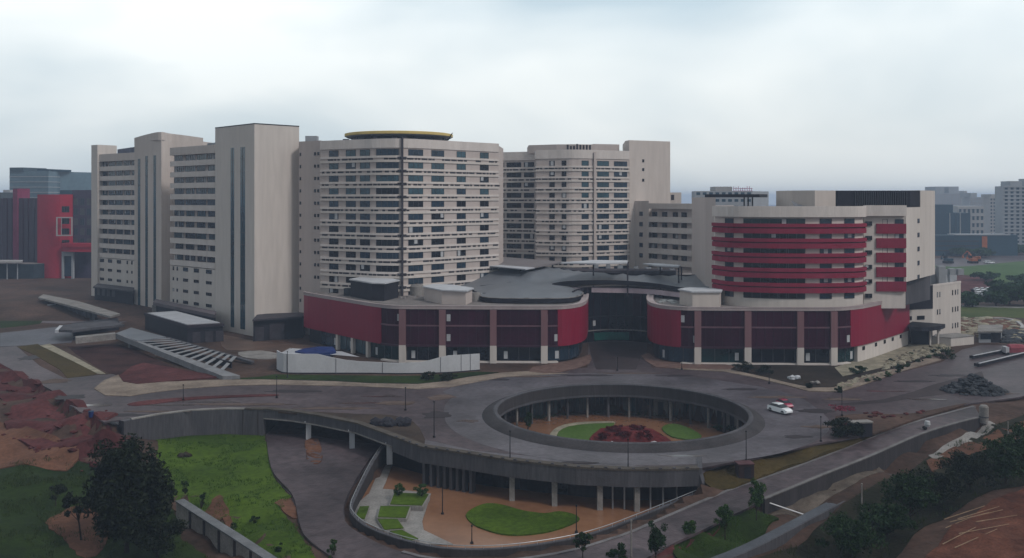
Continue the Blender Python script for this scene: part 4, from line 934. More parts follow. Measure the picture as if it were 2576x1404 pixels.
b = MB(); pth = Path([tuple(edgept(300,842,3.5, 560,938,1, 0).xy + Vector((0,9))), tuple(edgept(300,842,3.5, 590,944,1, .85).xy + Vector((2,7)))]); b.ribbon(pth, 0, pth.L, -.3, 0, -.2, 1.6); b.build('back_wall', dark, t)
# grey hall
t = thing('utility_hall', 'flat dark hall with a pale sheet roof, beside the slatted ramp', 'hall', (*GP(471,860,0), 0))
hp_ = [GP(471,818,5.5), GP(365,787,5.5), GP(441,782,5.5), GP(561,813,5.5)]
b = MB(); b.prism(hp_, 0, 4.6); b.build('wall', dark, t)
c0 = Vector((sum(p[0] for p in hp_)/4, sum(p[1] for p in hp_)/4))
b = MB(); b.prism([tuple(c0 + (Vector(p)-c0)*1.03) for p in hp_], 4.61, 5.4); b.build('roof_edge', mat('plum_fascia', (.035,.028,.036), .6, .2, .3), t)
b = MB(); b.prism([tuple(c0 + (Vector(p)-c0)*.93) for p in hp_], 5.41, 5.62); b.build('roof', roofl, t)
b = MB(); hw = Path([hp_[0], hp_[3]])
for q in (hw.L*.15, hw.L*.5, hw.L*.8): b.ribbon(hw, q, q+2.2, .0, .12, .1, 3.2)
b.build('roller_door', louv, t)
# low curved canopies
t = thing('low_canopy', 'low flat grey canopy with a pale rounded nose beside the service road', 'canopy', (*GP(200,840,0), 0))
b = MB(); slab(b, [(139,829,3.4),(150,819,3.4),(200,813,3.6),(282,806,3.8),(314,816,3.8),(240,824,3.6),(182,831,3.4)], .7); b.build('roof', conc, t)
b = MB(); slab(b, [(138,830,3.4),(150,818.5,3.45),(158,819,3.45),(147,830,3.4)], .9); b.build('nose', whitep, t)
b = MB(); b.prism([GP(185,846,0), GP(300,830,0), GP(296,818,0), GP(180,833,0)], 0, 2.6); b.build('wall', dark, t)
t = thing('ramp_canopy', 'long pale sloping concrete canopy over a ribbed ramp wall at the wing foot', 'canopy', (*GP(200,790,0), 0))
b = MB(); slab(b, [(96,748,4.6),(109,740,4.6),(199,758,4.4),(302,789,3.6),(277,796,3.6),(190,772,4.2)], .6); b.build('roof', concl, t)
b = MB(); wp = Path([GP(118,775,0), GP(175,790,0), GP(240,808,0)]); b.ribbon(wp, 0, wp.L, -.6, 0, 0, 3.0)
for k in range(12): q = wp.L*k/12; b.ribbon(wp, q, q+.5, .001, .25, 0, 3.0)
b.build('ribbed_wall', conc, t)
b = MB(); b.lathe(*GP(130,782,0), [(0,0),(1.6,0),(1.9,1.2),(1.6,2.4),(0,2.6)], 16); b.build('drum', whitep, t, smooth=True)
t = thing('service_porch', 'low dark porch with a pale flat roof at the foot of the far wing facade', 'porch', (*XP(285,357), 2))
b = MB(); b.prism([XP(238,366), XP(334,350), XP(338,358), XP(246,374)], .5, 7.6); b.build('wall', dark, t)
b = MB(); b.prism([XP(234,362), XP(336,346), XP(340,358), XP(246,376)], 7.61, 8.2); b.build('roof', conc, t)
pp = Path([XP(238,366), XP(334,350)])
for k in range(4): b = MB(); q = pp.L*(.08+.13*k); b.ribbon(pp, q, q+2.0, .0, .1, 4.6, 7.1); b.build('window', frame, t)
t = thing('link_corridor', 'long dark low corridor with a curved pale roof below the second balcony facade', 'corridor', (*XP(470,312), 0))
b = MB(); b.prism([XP(388,326), XP(541,290), XP(543,296), XP(392,332)], 0, 5.3); b.build('wall', dark, t)
b = MB(); b.prism([XP(385,324), XP(541,288.5), XP(544,297.5), XP(392,334)], 5.31, 6.4); b.build('roof', mat('mauve_roof', (.13,.11,.12), .7, .2, .2), t)
b = MB(); p = XP(389,325); post(b, p[0], p[1], 0, 5.2, .7); b.build('end_post', concl, t)
t = thing('transformer_block', 'small black block with an open bay at the foot of the tall plain tower', 'outbuilding', (-72, 278, 0))
b = MB(); tp = [XP(637,275), XP(762,283), XP(768,290), XP(650,285)]; b.prism(tp, 0, 6.3); b.build('wall', dark, t)
b = MB(); b.prism([XP(635,273.5), XP(764,281.5), XP(770,292), XP(648,287)], 6.31, 6.8); b.build('roof', louv, t)
b = MB(); q = Path(tp[:2]); b.ribbon(q, .6, 3.2, 0, .1, .1, 4.2); b.ribbon(q, 5, 9.5, 0, .1, .1, 5.2); b.build('roller_door', louv, t)

# white hoarding
hb = [(696,930),(705,936),(724,939.5),(800,940),(905,940),(1000,941),(1057,940.5),(1130,938),(1207,932)]
ph = Path(smooth_pts(QP(hb), 3))
hs = [ph.su(u) for u in (697,800,855,905,1000,1061,1090,1122,1207)]; hz = [4.9,4.8,3.5,3.0,2.7,2.8,3.5,4.3,4.2]
t = thing('site_hoarding', 'long white sheet hoarding with stepped top in front of the podium', 'hoarding', (*ph.at(ph.L/2)[0], 0))
b = MB(); b.ribbon(ph, 0, ph.L, -.25, 0, .25, lambda q: float(np.interp(q, hs, hz))); b.build('sheet_panel', mat('smooth_white_sheet', (.47, .475, .50), .55, .08, .15), t)
b = MB(); b.ribbon(ph, 0, ph.L, -.2, .12, 0, .25); b.build('base_rail', dark, t)
for u in (722, 845, 962, 1108, 1160, 1183): q = ph.su(u); b = MB(); b.ribbon(ph, q-.06, q+.06, .0, .06, .25, float(np.interp(q, hs, hz))); b.build('panel_joint', frame, t)
p0, p1 = ph.at(0)[0], ph.at(ph.L)[0]
b = MB(); e = Path([(p0.x-1.5, p0.y+20), tuple(p0)]); b.ribbon(e, 0, e.L, -.25, 0, 0, lambda q: 2.2 + 1.4*q/e.L); b.build('return_panel', whitep, t)
b = MB(); b.add([(*GP(700,892,3.6), 3.6), (*GP(845,893,3.2), 3.2), (*GP(905,898,2.3), 2.3), (*GP(860,884,2.6), 2.6), (*GP(735,876,2.8), 2.8)], [(0,1,2,3,4)]); b.build('ramp_surface', roofl, t)
b = MB()
for k in range(6):
    x, y = GP(768 + k*15, 886 - (k % 3)*5, 2.8); b.rbox(x, y, 2.2, 3.0, 2.7, 3.0 + random.random()*.3, random.random())
b = MB(); q = QP([(742,884),(765,876),(800,872),(838,876),(846,882),(830,889),(780,891)], 3.6); b.prism(q, 2.4, lambda x, y: 3.6 + .25*math.sin(x*1.3) + .2*math.sin(y)); tag(b.build('tarpaulin', bluet), 'crumpled blue tarpaulin spread behind the tall end of the hoarding', 'tarpaulin')

# ------------------------------------------------------------------ things on the podium roofs
def roofbox(label, pts, z0, z1, mw, mr, ov=.5, name='plant_room'):
    """pts: the roof corners as surveyed at z1"""
    P = [GP(u, v, z1) for u, v in pts]; c = Vector((sum(p[0] for p in P)/len(P), sum(p[1] for p in P)/len(P)))
    t = thing(name, label, name.replace('_', ' '), (c.x, c.y, z0))
    r = (Vector(P[0])-c).length; I = [tuple(c + (Vector(p)-c)*(1-ov/r)) for p in P]
    b = MB(); b.prism(I, z0, z1-.35); b.build('wall', mw, t)
    b = MB(); b.prism(P, z1-.349, z1); b.build('roof', mr, t); return t
roofbox('black plant room with a bright white roof on the crimson podium', [(878,702),(905,697),(965,697),(1006,704),(968,712),(935,711)], 14, 19.2, dark, whitep)
roofbox('beige plant room with a white roof edge beside the grey canopy lobe', [(1063,720),(1090,714),(1140,716),(1192,724),(1175,731),(1110,729)], 14, 18.0, wallpk, whitep)
roofbox('beige plant room with white roof on the podium below the rose red bands', [(1705,727),(1735,722),(1790,724),(1818,728),(1815,733),(1740,733)], 14, 18.2, wall, whitep)
t = thing('flat_roof_canopy', 'large grey flat roof with a bright leading edge behind the entrance canopy', 'roof canopy', (3, 300, 14))
b = MB(); slab(b, [(1229,668,21.2),(1262,646,21.2),(1418,658,21.2),(1322,676,21.2)], .4, 0); b.build('roof', mat('mauve_sheet', (.20,.18,.185), .5, .12, .2), t)
b = MB(); slab(b, [(1228,668.5,21.26),(1322,676.8,21.26),(1345,673,21.26),(1260,666.5,21.26)], .3); b.build('edge_panel', whitep, t)
b = MB()
for u, v in ((1250,665),(1310,670),(1390,661),(1285,652)):
    x, y = GP(u, v, 21.2); b = MB(); post(b, x, y, 14, 20.75, .3); b.build('post', louv, t)
for lab, pts, z in (('narrow white flat roof in front of the rear tower, over dark machinery', [(1411,660),(1492,654),(1579,655),(1578,660),(1500,662)], 24), ('thin white canopy roof in front of the annex windows', [(1617,662),(1660,662.5),(1713,667),(1706,670),(1650,667)], 23)):
    t = thing('flat_roof_canopy', lab, 'roof canopy', (*GP(pts[2][0], pts[2][1], z), 14))
    b = MB(); slab(b, [(p[0], p[1], z) for p in pts], .4); b.build('roof', whitep, t)
    for u, v, zz in [(p[0], p[1], z) for p in pts[1:4]]: b = MB(); x, y = GP(u, v, z); post(b, x, y-.8, 14, z-.41, .2); b.build('post', louv, t)
t = thing('machinery_yard', 'dark roofed machinery enclosure behind the canopy, under the narrow white roof', 'enclosure', (40, 290, 14))
b = MB(); b.prism([XP(1400,296), XP(1560,300), XP(1700,296), XP(1702,306), XP(1400,310)], 13, 19.5); b.build('wall', louv, t)
b = MB(); b.prism([XP(1400,290), XP(1780,288), XP(1790,306), XP(1400,306)], 13, 18.2); b.build('roof_deck', roofd, t)
def ac_unit():
    t = thing('air_unit', 'grey rooftop air unit among the plant on the podium roofs', 'air unit', (0,0,0), 'air units on the podium roofs')
    b = MB(); b.box(-.9,.9,-.7,.7,.15,1.6); b.build('casing', bgl, t)
    b = MB(); b.tube((0,0,1.6),(0,0,1.72),.55,.5,12); b.build('fan', steel, t)
    b = MB(); b.box(-.8,-.6,-.6,.6,0,.15); b.box(.6,.8,-.6,.6,0,.15); b.build('base', steel, t); return t
au = ac_unit(); first = True
for u, v, z in ((930,742,14),(946,744,14),(962,744,14),(1010,735,14),(1040,738,14),(1205,752,14.1),(1190,753,14.1),(1218,752,14.1),(1785,760,14),(1800,759,14),(1815,758,14),(1832,758,14),(1850,757,14),(2040,762,14),(2056,762,14),(2072,762,14),(1500,676,18.3),(1530,677,18.3),(1560,678,18.3),(1600,682,18.3),(1630,684,18.3),(1660,686,18.3),(1690,688,18.3)):
    o = au if first else copy_tree(au); first = False
    x, y = GP(u, v, z); o.location = (x, y, z); o.rotation_euler = (0, 0, random.choice((0, .3, 1.57)))
for lab, u, v, r, h in (('large pale drum tank lying on the podium roof beside rubble', 1048, 742, 2.3, 3.2), ('short ribbed grey tank beside the rounded end of the canopy', 1196, 757, 1.5, 2.4)):
    t = thing('roof_tank', lab, 'tank', (*GP(u, v, 14), 14)); x, y = GP(u, v, 14)
    b = MB(); b.lathe(x, y, [(0,14),(r,14),(r,14+h*.8),(r*.8,14+h),(0,14+h*1.05)], 20); b.build('shell', concl, t, smooth=True)
    b = MB(); b.lathe(x, y, [(.4,14+h),(.4,14+h*1.12),(0,14+h*1.12)], 10); b.build('lid', louv, t)
t = thing('grey_container', 'low grey container in front of the black plant room', 'container', (*GP(900,744,14), 14)); x, y = GP(900,744,14)
b = MB(); b.rbox(x, y, 8, 2.4, 14, 16.2, -.25); b.build('body', mat('blue_grey_steel', (.05,.055,.065), .6, .2, .5), t)
b = MB()
for k in range(9): b.rbox(x-3.6+k*.9, y-1.24+(-.25)*(-3.6+k*.9)*1.0, .16, .1, 14.1, 16.1, -.25)
b.build('rib', louv, t)
b = MB()
for k in range(46):
    u = random.uniform(815, 1190); v = 762 - 26*(1-(u-815)/500)*random.random() - 8; x, y = GP(u, v, 14)
    b.blob((x, y, 14.1), random.uniform(.3, .9), 1, .35, 0, .6)
tag(b.build('roof_rubble', roofd), 'grey rubble and sacks strewn over the podium roof', 'rubble', kind='stuff')
b = MB()
for k in range(10):
    u = random.uniform(1655, 1745); v = random.uniform(752, 763); x, y = GP(u, v, 14); b.blob((x, y, 14), random.uniform(.8, 1.8), 1, .3, 0, .3)
tag(b.build('plastic_sheeting', mat('pale_sheeting', (.24,.25,.25), .5, .2, .5)), 'crumpled pale plastic sheeting at the rounded end of the podium roof', 'sheeting', kind='stuff')
b = MB(); x, y = GP(2150,748,14)
for k in range(7): b.blob((x+random.uniform(-2.5,2.5), y+random.uniform(-1,1), 14.3+random.random()*1.4), random.uniform(.9,1.7), 1, .3)
tag(b.build('tarpaulin', teal), 'teal tarpaulin heaped over material at the podium roof edge', 'tarpaulin')
b = MB(); x, y = GP(2230,744,14)
for k in range(6): b.blob((x+random.uniform(-3,3), y+random.uniform(-1,1), 14.3), random.uniform(.8,1.5), 1, .3)
tag(b.build('soil_bags', bark), 'brown bags piled beside the teal tarpaulin on the podium roof', 'bags', kind='stuff')
t = thing('roof_upstand', 'long pale upstand with dark vents on the podium roof under the rose bands', 'upstand', (*GP(1950,763,14), 14))
up = Path([GP(1860,764,14), GP(2105,765,14)]); b = MB(); b.ribbon(up, 0, up.L, -1, 0, 14.01, 15.5); b.build('wall', wallw, t)
b = MB(); b.ribbon(up, 2.5, 8.5, .0, .08, 14.3, 15.1); b.ribbon(up, up.L*.7, up.L*.7+3, .0, .08, 14.3, 15.1); b.build('vent', dark, t)

# ------------------------------------------------------------------ service building on the right
t = thing('service_building', 'small beige service building with dark upper band and curved dark canopy beyond the podium', 'service building', (130, 280, 0))
W = Windows(t)
a, c, e, f = XP(2276,275), XP(2346,278), XP(2417,290), (150, 312)
b = MB(); b.prism([a, c, e, f, (128, 312)], 0, 16.3, 0, 1); b.build('wall', [wallw, roofd], t)
fp = Path([a, c]); rp2 = Path([c, e])
b = MB(); b.ribbon(fp, 0, fp.L, -.2, .15, 9.6, 16.6); b.build('dark_band', dark, t)
b = MB(); b.ribbon(rp2, 0, rp2.L, -.3, .1, 16.31, 16.9); b.build('coping', band, t)
for z in (13.6, 8.3, 3.2):
    for u in (2358, 2364, 2396, 2403, 2409): W.add(rp2, rp2.su(u), .55, z-.8, z+.8, .02, glassd, 2, .2)
for u, wd in ((2291,.7),(2316,2.8)): W.add(fp, fp.su(u), wd, 6.4, 7.6, .02, glassd, 2, 0)
W.flush()
b = MB(); cpth = Path(smooth_pts([XP(2288,262), XP(2330,261), XP(2366,264), XP(2378,268)], 4)); b.ribbon(cpth, 0, cpth.L, -9, 0, 5.2, 6.3); b.build('canopy', dark, t)
b = MB(); b.prism([XP(2292,270), XP(2338,268), XP(2346,277.5), XP(2296,274.8)], 0, 5.19); b.build('porch_wall', dark, t)
for u in (2340, 2360): x, y = XP(u, 267); b = MB(); post(b, x, y, 0, 5.19, .22); b.build('canopy_post', wallw, t)
b = MB(); b.prism([XP(2290,285), XP(2380,286), (146, 300), (128, 300)], 16.31, 19); b.build('plant_deck', bgl, t)
b = MB()
for k in range(6): b.rbox(128+k*2.6, 288, 1.8, 2, 19.01, 20.4 + random.random())
tag(b.build('roof_plant', bgl, t), kind='stuff')
b = MB(); b.box(XP(2362,284)[0], XP(2379,284)[0], 284, 286, 16.31, 22); b.build('shaft', bgl, t)
t = thing('garden_wall', 'low beige retaining walls stepping down beside the service building', 'wall', (*GP(2400,880,0), 0))
gp_ = Path([GP(2345,868,0), GP(2392,872,0), GP(2450,866,0)]); b = MB(); b.ribbon(gp_, 0, gp_.L, -6, 0, 0, 2.4); b.build('wall', wallw, t)
b = MB(); b.ribbon(gp_, 0, gp_.L, -6.1, .15, 2.41, 2.6); b.build('coping', concl, t)

# ------------------------------------------------------------------ far surroundings
# left: crimson neighbour and glass tower behind it
t = thing('crimson_building', 'bright red building with a square white frame and a glazed purple wing', 'building', (-240, 480, 0))
W = Windows(t)
cb = Path(smooth_pts([XP(94,478), XP(120,474), XP(150,473), XP(181,476)], 4))
body(t, 'wall', cb, [(-225, 510), (-250, 515)], 0, 45.2, bgred)
for z in (37.5, 31.5, 26, 20, 14.5): q = cb.su(165); W.add(cb, q, 3.6, z-1.6, z+1.6, .02, glassd, 1.3, 0)
gw = Path([XP(181,477), XP(236,474)])
body(t, 'glazed_wing', gw, [(-212, 510), (-228, 512)], 0, 47.5, mat('purple_glass', (.06,.045,.085), .25, .3, .1, spec=.5))
for r_ in range(5):
    for c_ in range(3): W.add(gw, gw.L*(.18+.3*c_), 2.6, 41.5-5.2*r_-1.9, 41.5-5.2*r_+1.7, .02, glass if (r_+c_) % 2 else frame, 1.3, 0)
cpth = Path(smooth_pts([XP(153,470), XP(180,467), XP(230,466)], 4)); b = MB(); b.ribbon(cpth, 0, cpth.L, -6, 0, 18.2, 20.2); b.ribbon(cpth, 0, cpth.L, -6, -.6, 15.8, 18.19); b.build('red_canopy', bgred, t)
b = MB(); q = Path([XP(155,471.5), XP(184,470)])
b.ribbon(q, 0, 1.1, -1, 0, 0, 15.8); b.ribbon(q, q.L-1.1, q.L, -1, 0, 0, 15.8); b.ribbon(q, 1.11, q.L-1.11, -1, 0, 13.5, 15.8); b.ribbon(q, 1.11, q.L-1.11, -1, -.6, 3, 13.49, 1); b.build('portal', [bgl, glass], t)
b = MB(); fp = Path([XP(142,470), XP(183,471)])
z0f, z1f = 23.8, 33.6
b.ribbon(fp, 0, .6, 0, .6, z0f, z1f); b.ribbon(fp, fp.L-.6, fp.L, 0, .6, z0f, z1f); b.ribbon(fp, .61, fp.L-.61, 0, .6, z1f-.6, z1f); b.ribbon(fp, .61, fp.L-.61, 0, .6, z0f, z0f+.6); b.ribbon(fp, fp.L*.3, fp.L*.3+.25, .1, .4, z0f+.61, z1f-.61); b.build('white_frame', bgl2, t)
W.flush()
t = thing('ribbed_block', 'purple grey ribbed block with a pink fin, next to the bright red building', 'building', (-262, 490, 0))
kb = Path([XP(0,505), XP(95,484)]); kb2 = Path([XP(-160,500), XP(2,505)])
body(t, 'wall', kb, [(-240, 530), (-280, 540)], 0, 43.3, bgp)
for k in range(7): q = kb.L*(.06+.14*k); b = MB(); b.ribbon(kb, q, q+.7, 0, .5, 0, 43.2); b.build('rib', mat_fr if k % 3 else bgp, t)
b = MB(); q = kb.su(36); b.ribbon(kb, q, q+4.6, -6, .8, 8, 48.5); b.build('pink_fin', mat('pink_fin', (.22,.035,.085), .6, .2, .1), t)
body(t, 'grey_wall', kb2, [(-285, 540), (-330, 540)], 0, 46.5, mat('grey_green_wall', (.06,.075,.085), .7, .2, .05))
b = MB(); b.prism([XP(8,520), XP(24,520), (-284,530), (-290,530)], 43.31, 48); b.build('roof_hut', bgl, t)
t = thing('glass_tower', 'pale blue glass office tower standing behind the red building', 'office tower', (-340, 650, 0))
gt = Path([XP(24,652), XP(122,646), XP(144,655), XP(151,662)])
body(t, 'curtain_wall', gt, [(-310, 690), (-352, 690)], 0, 62.6, mat('blue_curtain_wall', (.10,.16,.20), .25, .2, .03, spec=.5))
for k in range(13): b = MB(); z = 14+3.7*k; b.ribbon(gt, 0, gt.L, .0, .25, z, z+.5); b.build('floor_line', bgl, t)
b = MB(); b.prism([XP(24,651), XP(58,649), (-340,668), (-350,668)], 62.61, 65.2); b.build('roof_screen', mat('slate_screen', (.05,.08,.10), .5, .2, .1), t)
b = MB(); b.prism([XP(93,648), XP(122,646), (-322,668), (-332,668)], 62.61, 64); b.build('plant_room', bgt, t)
t = thing('low_block', 'long low slate block with a thin white canopy roof below the ribbed block', 'building', (-255, 470, 0))
lb = Path([XP(-160,470), XP(84,470), XP(107,474)])
body(t, 'wall', lb, [(-240, 482), (-300, 482)], 0, 9.4, mat('slate_wall', (.03,.045,.06), .7, .4, .2))
b = MB(); b.prism([XP(-160,463), XP(56,463), XP(58,474), XP(-160,474)], 10.6, 11.3); b.build('canopy_roof', bgl2, t)
for k in range(5): x = XP(-60+k*26, 465)[0]; bb = MB(); bb.box(x-.2, x+.2, 464.8, 465.2, 0, 10.59); bb.build('post', bgl, t)
t = thing('slate_office', 'slate blue office block with flat roof just behind the purple glazed wing', 'building', (-215, 600, 0))
so = Path([XP(150,600), XP(240,600)]); body(t, 'wall', so, [(-250,640), (-300,640)], 0, 48.6, bgt)
for k in range(9): b = MB(); b.ribbon(so, .5, so.L-.5, 0, .2, 10+4.2*k, 11+4.2*k); b.build('floor_line', bgl, t)

# right: hazy city
def block(label, u0, u1, v1, y, dep, m, floors=0, cols=0, mw=None, pent=(), cat='apartment tower', name='apartment_tower', group=None, side=0):
    z1 = HC + (500 - v1)*y/FOC; x0, x1 = XP(u0,y)[0], XP(u1,y)[0]
    t = thing(name, label, cat, ((x0+x1)/2, y, 0), group)
    fr = Path([(x0, y), (x1, y+side)])
    body(t, 'wall', fr, [(x1+dep*.3, y+dep), (x0+dep*.3, y+dep)], 0, z1, m, m)
    for a, c, h in pent: b = MB(); b.box(x0+(x1-x0)*a, x0+(x1-x0)*c, y+3, y+dep*.6, z1+.01, z1+h); b.build('penthouse', m, t)
    W = Windows(t); fh = z1/(floors+.4) if floors else 0
    for r_ in range(floors):
        for c_ in range(cols):
            W.add(fr, fr.L*(c_+.5)/cols, fr.L/cols*.5, fh*(r_+.45), fh*(r_+1.0), .05, mw or bgt, 9, 0)
    W.flush(100)
    for r_ in range(1, floors+1): b = MB(); b.ribbon(fr, 0, fr.L, .0, .5, fh*r_+.05, fh*r_+.5); b.build('balcony_line', m, t)
    return t
block('nearest pale apartment tower, tall and many windowed, cut off by the frame edge', 2524, 2640, 468, 735, 30, bgl, 17, 8, bgt, ((.2,.45,4),(.6,.9,6)))
block('wide pale tower cluster with two lift huts, hazy above the blue sheds', 2346, 2418, 486, 1250, 60, bgl, 12, 8, bgl2, ((.15,.45,9),(.6,.95,9)))
block('hazy tower a little lower, right beside the tower cluster with two lift huts', 2419, 2446, 487, 1350, 60, bgl2, 12, 4, bgl, ((.3,.6,4),))
block('hazy stepped tower just beyond the white pillared hall', 2440, 2492, 496, 1100, 50, bgl, 10, 6, bgl2, ((.1,.4,5),))
block('cream apartment block half hidden behind the nearest pale tower', 2490, 2528, 496, 950, 40, bgl2, 12, 5, bgt, ((.2,.7,3),))
block('faint low tower at the far haze edge behind the cream apartment block', 2500, 2600, 492, 1500, 60, bgl, 8, 8, bgl2)
block('white pillared hall with flat roof in front of the hazy towers', 2410, 2476, 519, 860, 50, bgl2, 5, 6, bgt, (), 'hall', 'white_hall')
block('big blue shed with a white top storey and red roof hut', 2330, 2403, 536, 800, 60, bgt, 0, 0, None, ((.02,.98,7.4),), 'shed', 'blue_shed')
block('blue shed with white drain pipes between the big shed and the white hall', 2404, 2441, 536, 830, 50, bgt, 0, 0, None, (), 'shed', 'blue_shed')
for u, v0, v1, y, lab in ((2388,536,572,798,'tall thin white mast in front of the big blue shed'), (2414,533,578,826,'tall thin white mast between the blue sheds')):
    x = XP(u, y)[0]; b = MB(); b.tube((x, y-1, 0), (x, y-1, HC-(v0-500)*y/FOC), .7, .4, 6)
    b.box(x-1.4, x+1.4, y-2.4, y+.4, 0, 1); tag(b.build('mast', bgl2), lab, 'mast')
t = block('long dark teal site wall building with an orange panel under the city towers', 2330, 2560, 592, 690, 12, bgt, 0, 0, None, (), 'building', 'site_building')
b = MB(); b.box(XP(2470,690)[0], XP(2483,690)[0], 689.6, 690.1, 4, 14.6); b.build('orange_panel', orange, t)
b = MB(); b.box(XP(2402,690)[0], XP(2541,690)[0], 689.5, 702, 15.4, 16.2); b.build('roof_edge', bgl, t)
b = MB()
for k in range(3): b.box(XP(2345,690)[0], XP(2462,690)[0], 689.6, 690.05, 3.5+3.6*k, 4.2+3.6*k)
t2 = b.build('floor_line', asphd, t); tag(t2, kind='stuff')
# the half-built block behind the annex
t = thing('unfinished_building', 'far white building topped with pink scaffolding, rising behind the annex roof', 'building', (150, 540, 0))
ub = Path([XP(1748,540), XP(1893,540)])
body(t, 'wall', ub, [(160,570), (112,570)], 0, 47.5, bgl)
for k in range(3):
    for c_ in range(9): b = MB(); q = ub.L*(.06+.11*c_); b.ribbon(ub, q-1.1, q+1.1, 0, .08, 45.2-4*k, 46.8-4*k); b.build('window', bgt, t)
b = MB(); b.box(XP(1800,545)[0], XP(1842,545)[0], 545, 560, 47.51, 50.2); b.build('stair_head', bgl2, t)
b = MB()
for k in range(9):
    x = XP(1846+k*5.6, 543)[0]; b.tube((x, 543, 45), (x, 543, 49.2+random.random()*1.6), .18, n=5)
for z in (46, 47.6, 49): b.tube((XP(1844,543)[0], 543, z), (XP(1893,543)[0], 543, z), .16, n=5)
b.build('scaffold', mat('pink_scaffold', (.34,.09,.22), .7, .2, .5), t)

# fields, paths and landscaping on the right
flat('field', [(2330,668),(2400,672),(2480,666),(2640,655),(2700,700),(2640,722),(2500,716),(2440,712),(2380,705)], field, .05, 2)
flat('red_earth', [(2300,652),(2420,648),(2640,640),(2640,656),(2480,668),(2400,676),(2330,672),(2280,668)], asphr, .04)
flat('red_earth', [(2340,692),(2400,690),(2490,700),(2520,720),(2460,735),(2380,735)], soilr, .06, 2)
flat('meadow', [(2360,772),(2480,770),(2680,774),(2720,800),(2640,806),(2560,800),(2500,797),(2420,800),(2360,806)], mat('meadow_green', (.055,.085,.02), .95, .3, .05, col2=(.085,.10,.03), bump=.4), .05, 0)
flat('path', [(2420,768),(2560,772),(2700,772),(2700,775),(2560,775.5),(2420,771.5)], concl, .09)
flat('car_park', [(2440,728),(2540,728),(2560,746),(2450,746)], asph, .06)
flat('stone_garden', [(2400,805),(2480,797),(2540,800),(2575,815),(2570,830),(2480,830),(2420,838),(2400,850),(2395,825)], soilo, .06, 2)
b = MB()
for k in range(130):
    u, v = random.uniform(2402, 2572), random.uniform(800, 856); x, y = GP(u, v); b.blob((x, y, .1), random.uniform(.5, 2.0), 1, .35, 0, .35)
tag(b.build('garden_boulders', stone), 'pale boulders scattered across the sandy stone garden beyond the service building', 'boulders', kind='stuff')
b = MB(); cpts = [(2500,802),(2535,804),(2560,812),(2572,822),(2570,828)]; cp2 = Path(smooth_pts(QP(cpts), 4)); b.ribbon(cp2, 0, cp2.L, -.5, .5, 0, .5); tag(b.build('garden_kerb', bgl2), 'thin pale curved kerb at the far edge of the stone garden', 'kerb')
t = thing('garden_shed', 'low pale building with dark side in the middle of the stone garden', 'shed', (*GP(2490,860), 0))
gs = Path([GP(2462,862), GP(2490,862), GP(2518,862)])
body(t, 'wall', gs, [GP(2520,848), GP(2464,848)], 0, 3.2, bgl)
b = MB(); b.ribbon(gs, gs.L*.55, gs.L, 0, .08, .1, 3.0); b.build('dark_panel', dark, t)
b = MB(); b.prism([GP(2459,864), GP(2521,864), GP(2523,846), GP(2461,846)], 3.21, 3.6); b.build('roof', concl, t)
for k in range(3): b = MB(); q = gs.L*(.08+.14*k); b.ribbon(gs, q, q+1.2, 0, .06, 1, 2.6); b.build('window', glass, t)
b = MB()
for k in range(40):
    u, v = random.uniform(2520, 2600), random.uniform(832, 862); x, y = GP(u, v); b.blob((x, y, .3), random.uniform(.8, 2.4), 1, .35, 0, .4)
tag(b.build('dark_slabs', rockd), 'heap of dark broken slabs beside the stone garden shed', 'rubble', kind='stuff')
b = MB()
for k in range(90):
    u = random.uniform(2225, 2375); f = (u-2225)/150; v = 922 - 48*f + random.uniform(-12, 10); x, y = GP(u, v); b.blob((x, y, .25), random.uniform(.35, 1.25), 1, .35, 0, .55)
for k in range(70):
    u = random.uniform(2105, 2240); f = (u-2105)/135; v = 978 - 40*f + random.uniform(-9, 5); x, y = GP(u, v); b.blob((x, y, .25), random.uniform(.2, .6), 1, .35, 0, .5)
tag(b.build('landscape_stones', stone), 'pale landscaping stones along the bend of the sidewalk below the crimson podium', 'stones', kind='stuff')
# dark rubble heap by the right branch road
b = MB(); x0, y0 = GP(2450,985)
for k in range(260):
    f = random.random(); a = random.random()*6.28; rr = random.random()**.6
    x = x0 + rr*math.cos(a)*6.8; y = y0 + rr*math.sin(a)*5.0; z = max(0, 3.4*(1-rr)*(.75+.5*random.random()))
    b.blob((x, y, z), random.uniform(.3, .9), 1, .4, 0, .7)
tag(b.build('rubble_heap', rockd), 'dark grey heap of rubble beside the right branch of the road', 'rubble heap', kind='stuff')
for lab, A_, B_, w_ in (('long dark beam with a pale edge lying on the road verge, nearer the rubble heap', (2462,925), (2576,897), 1.2), ('long pale edged beam lying behind the nearer one on the verge', (2448,905), (2570,880), 1.0)):
    a, c = GP(*A_), GP(*B_); t = thing('steel_beam', lab, 'beam', (*a, 0)); p = Path([a, c])
    b = MB(); b.ribbon(p, 0, p.L, -w_, 0, .3, 1.0); b.build('web', dark, t)
    b = MB(); b.ribbon(p, 0, p.L, -.1, .2, 1.01, 1.2); b.build('flange', whitep, t)

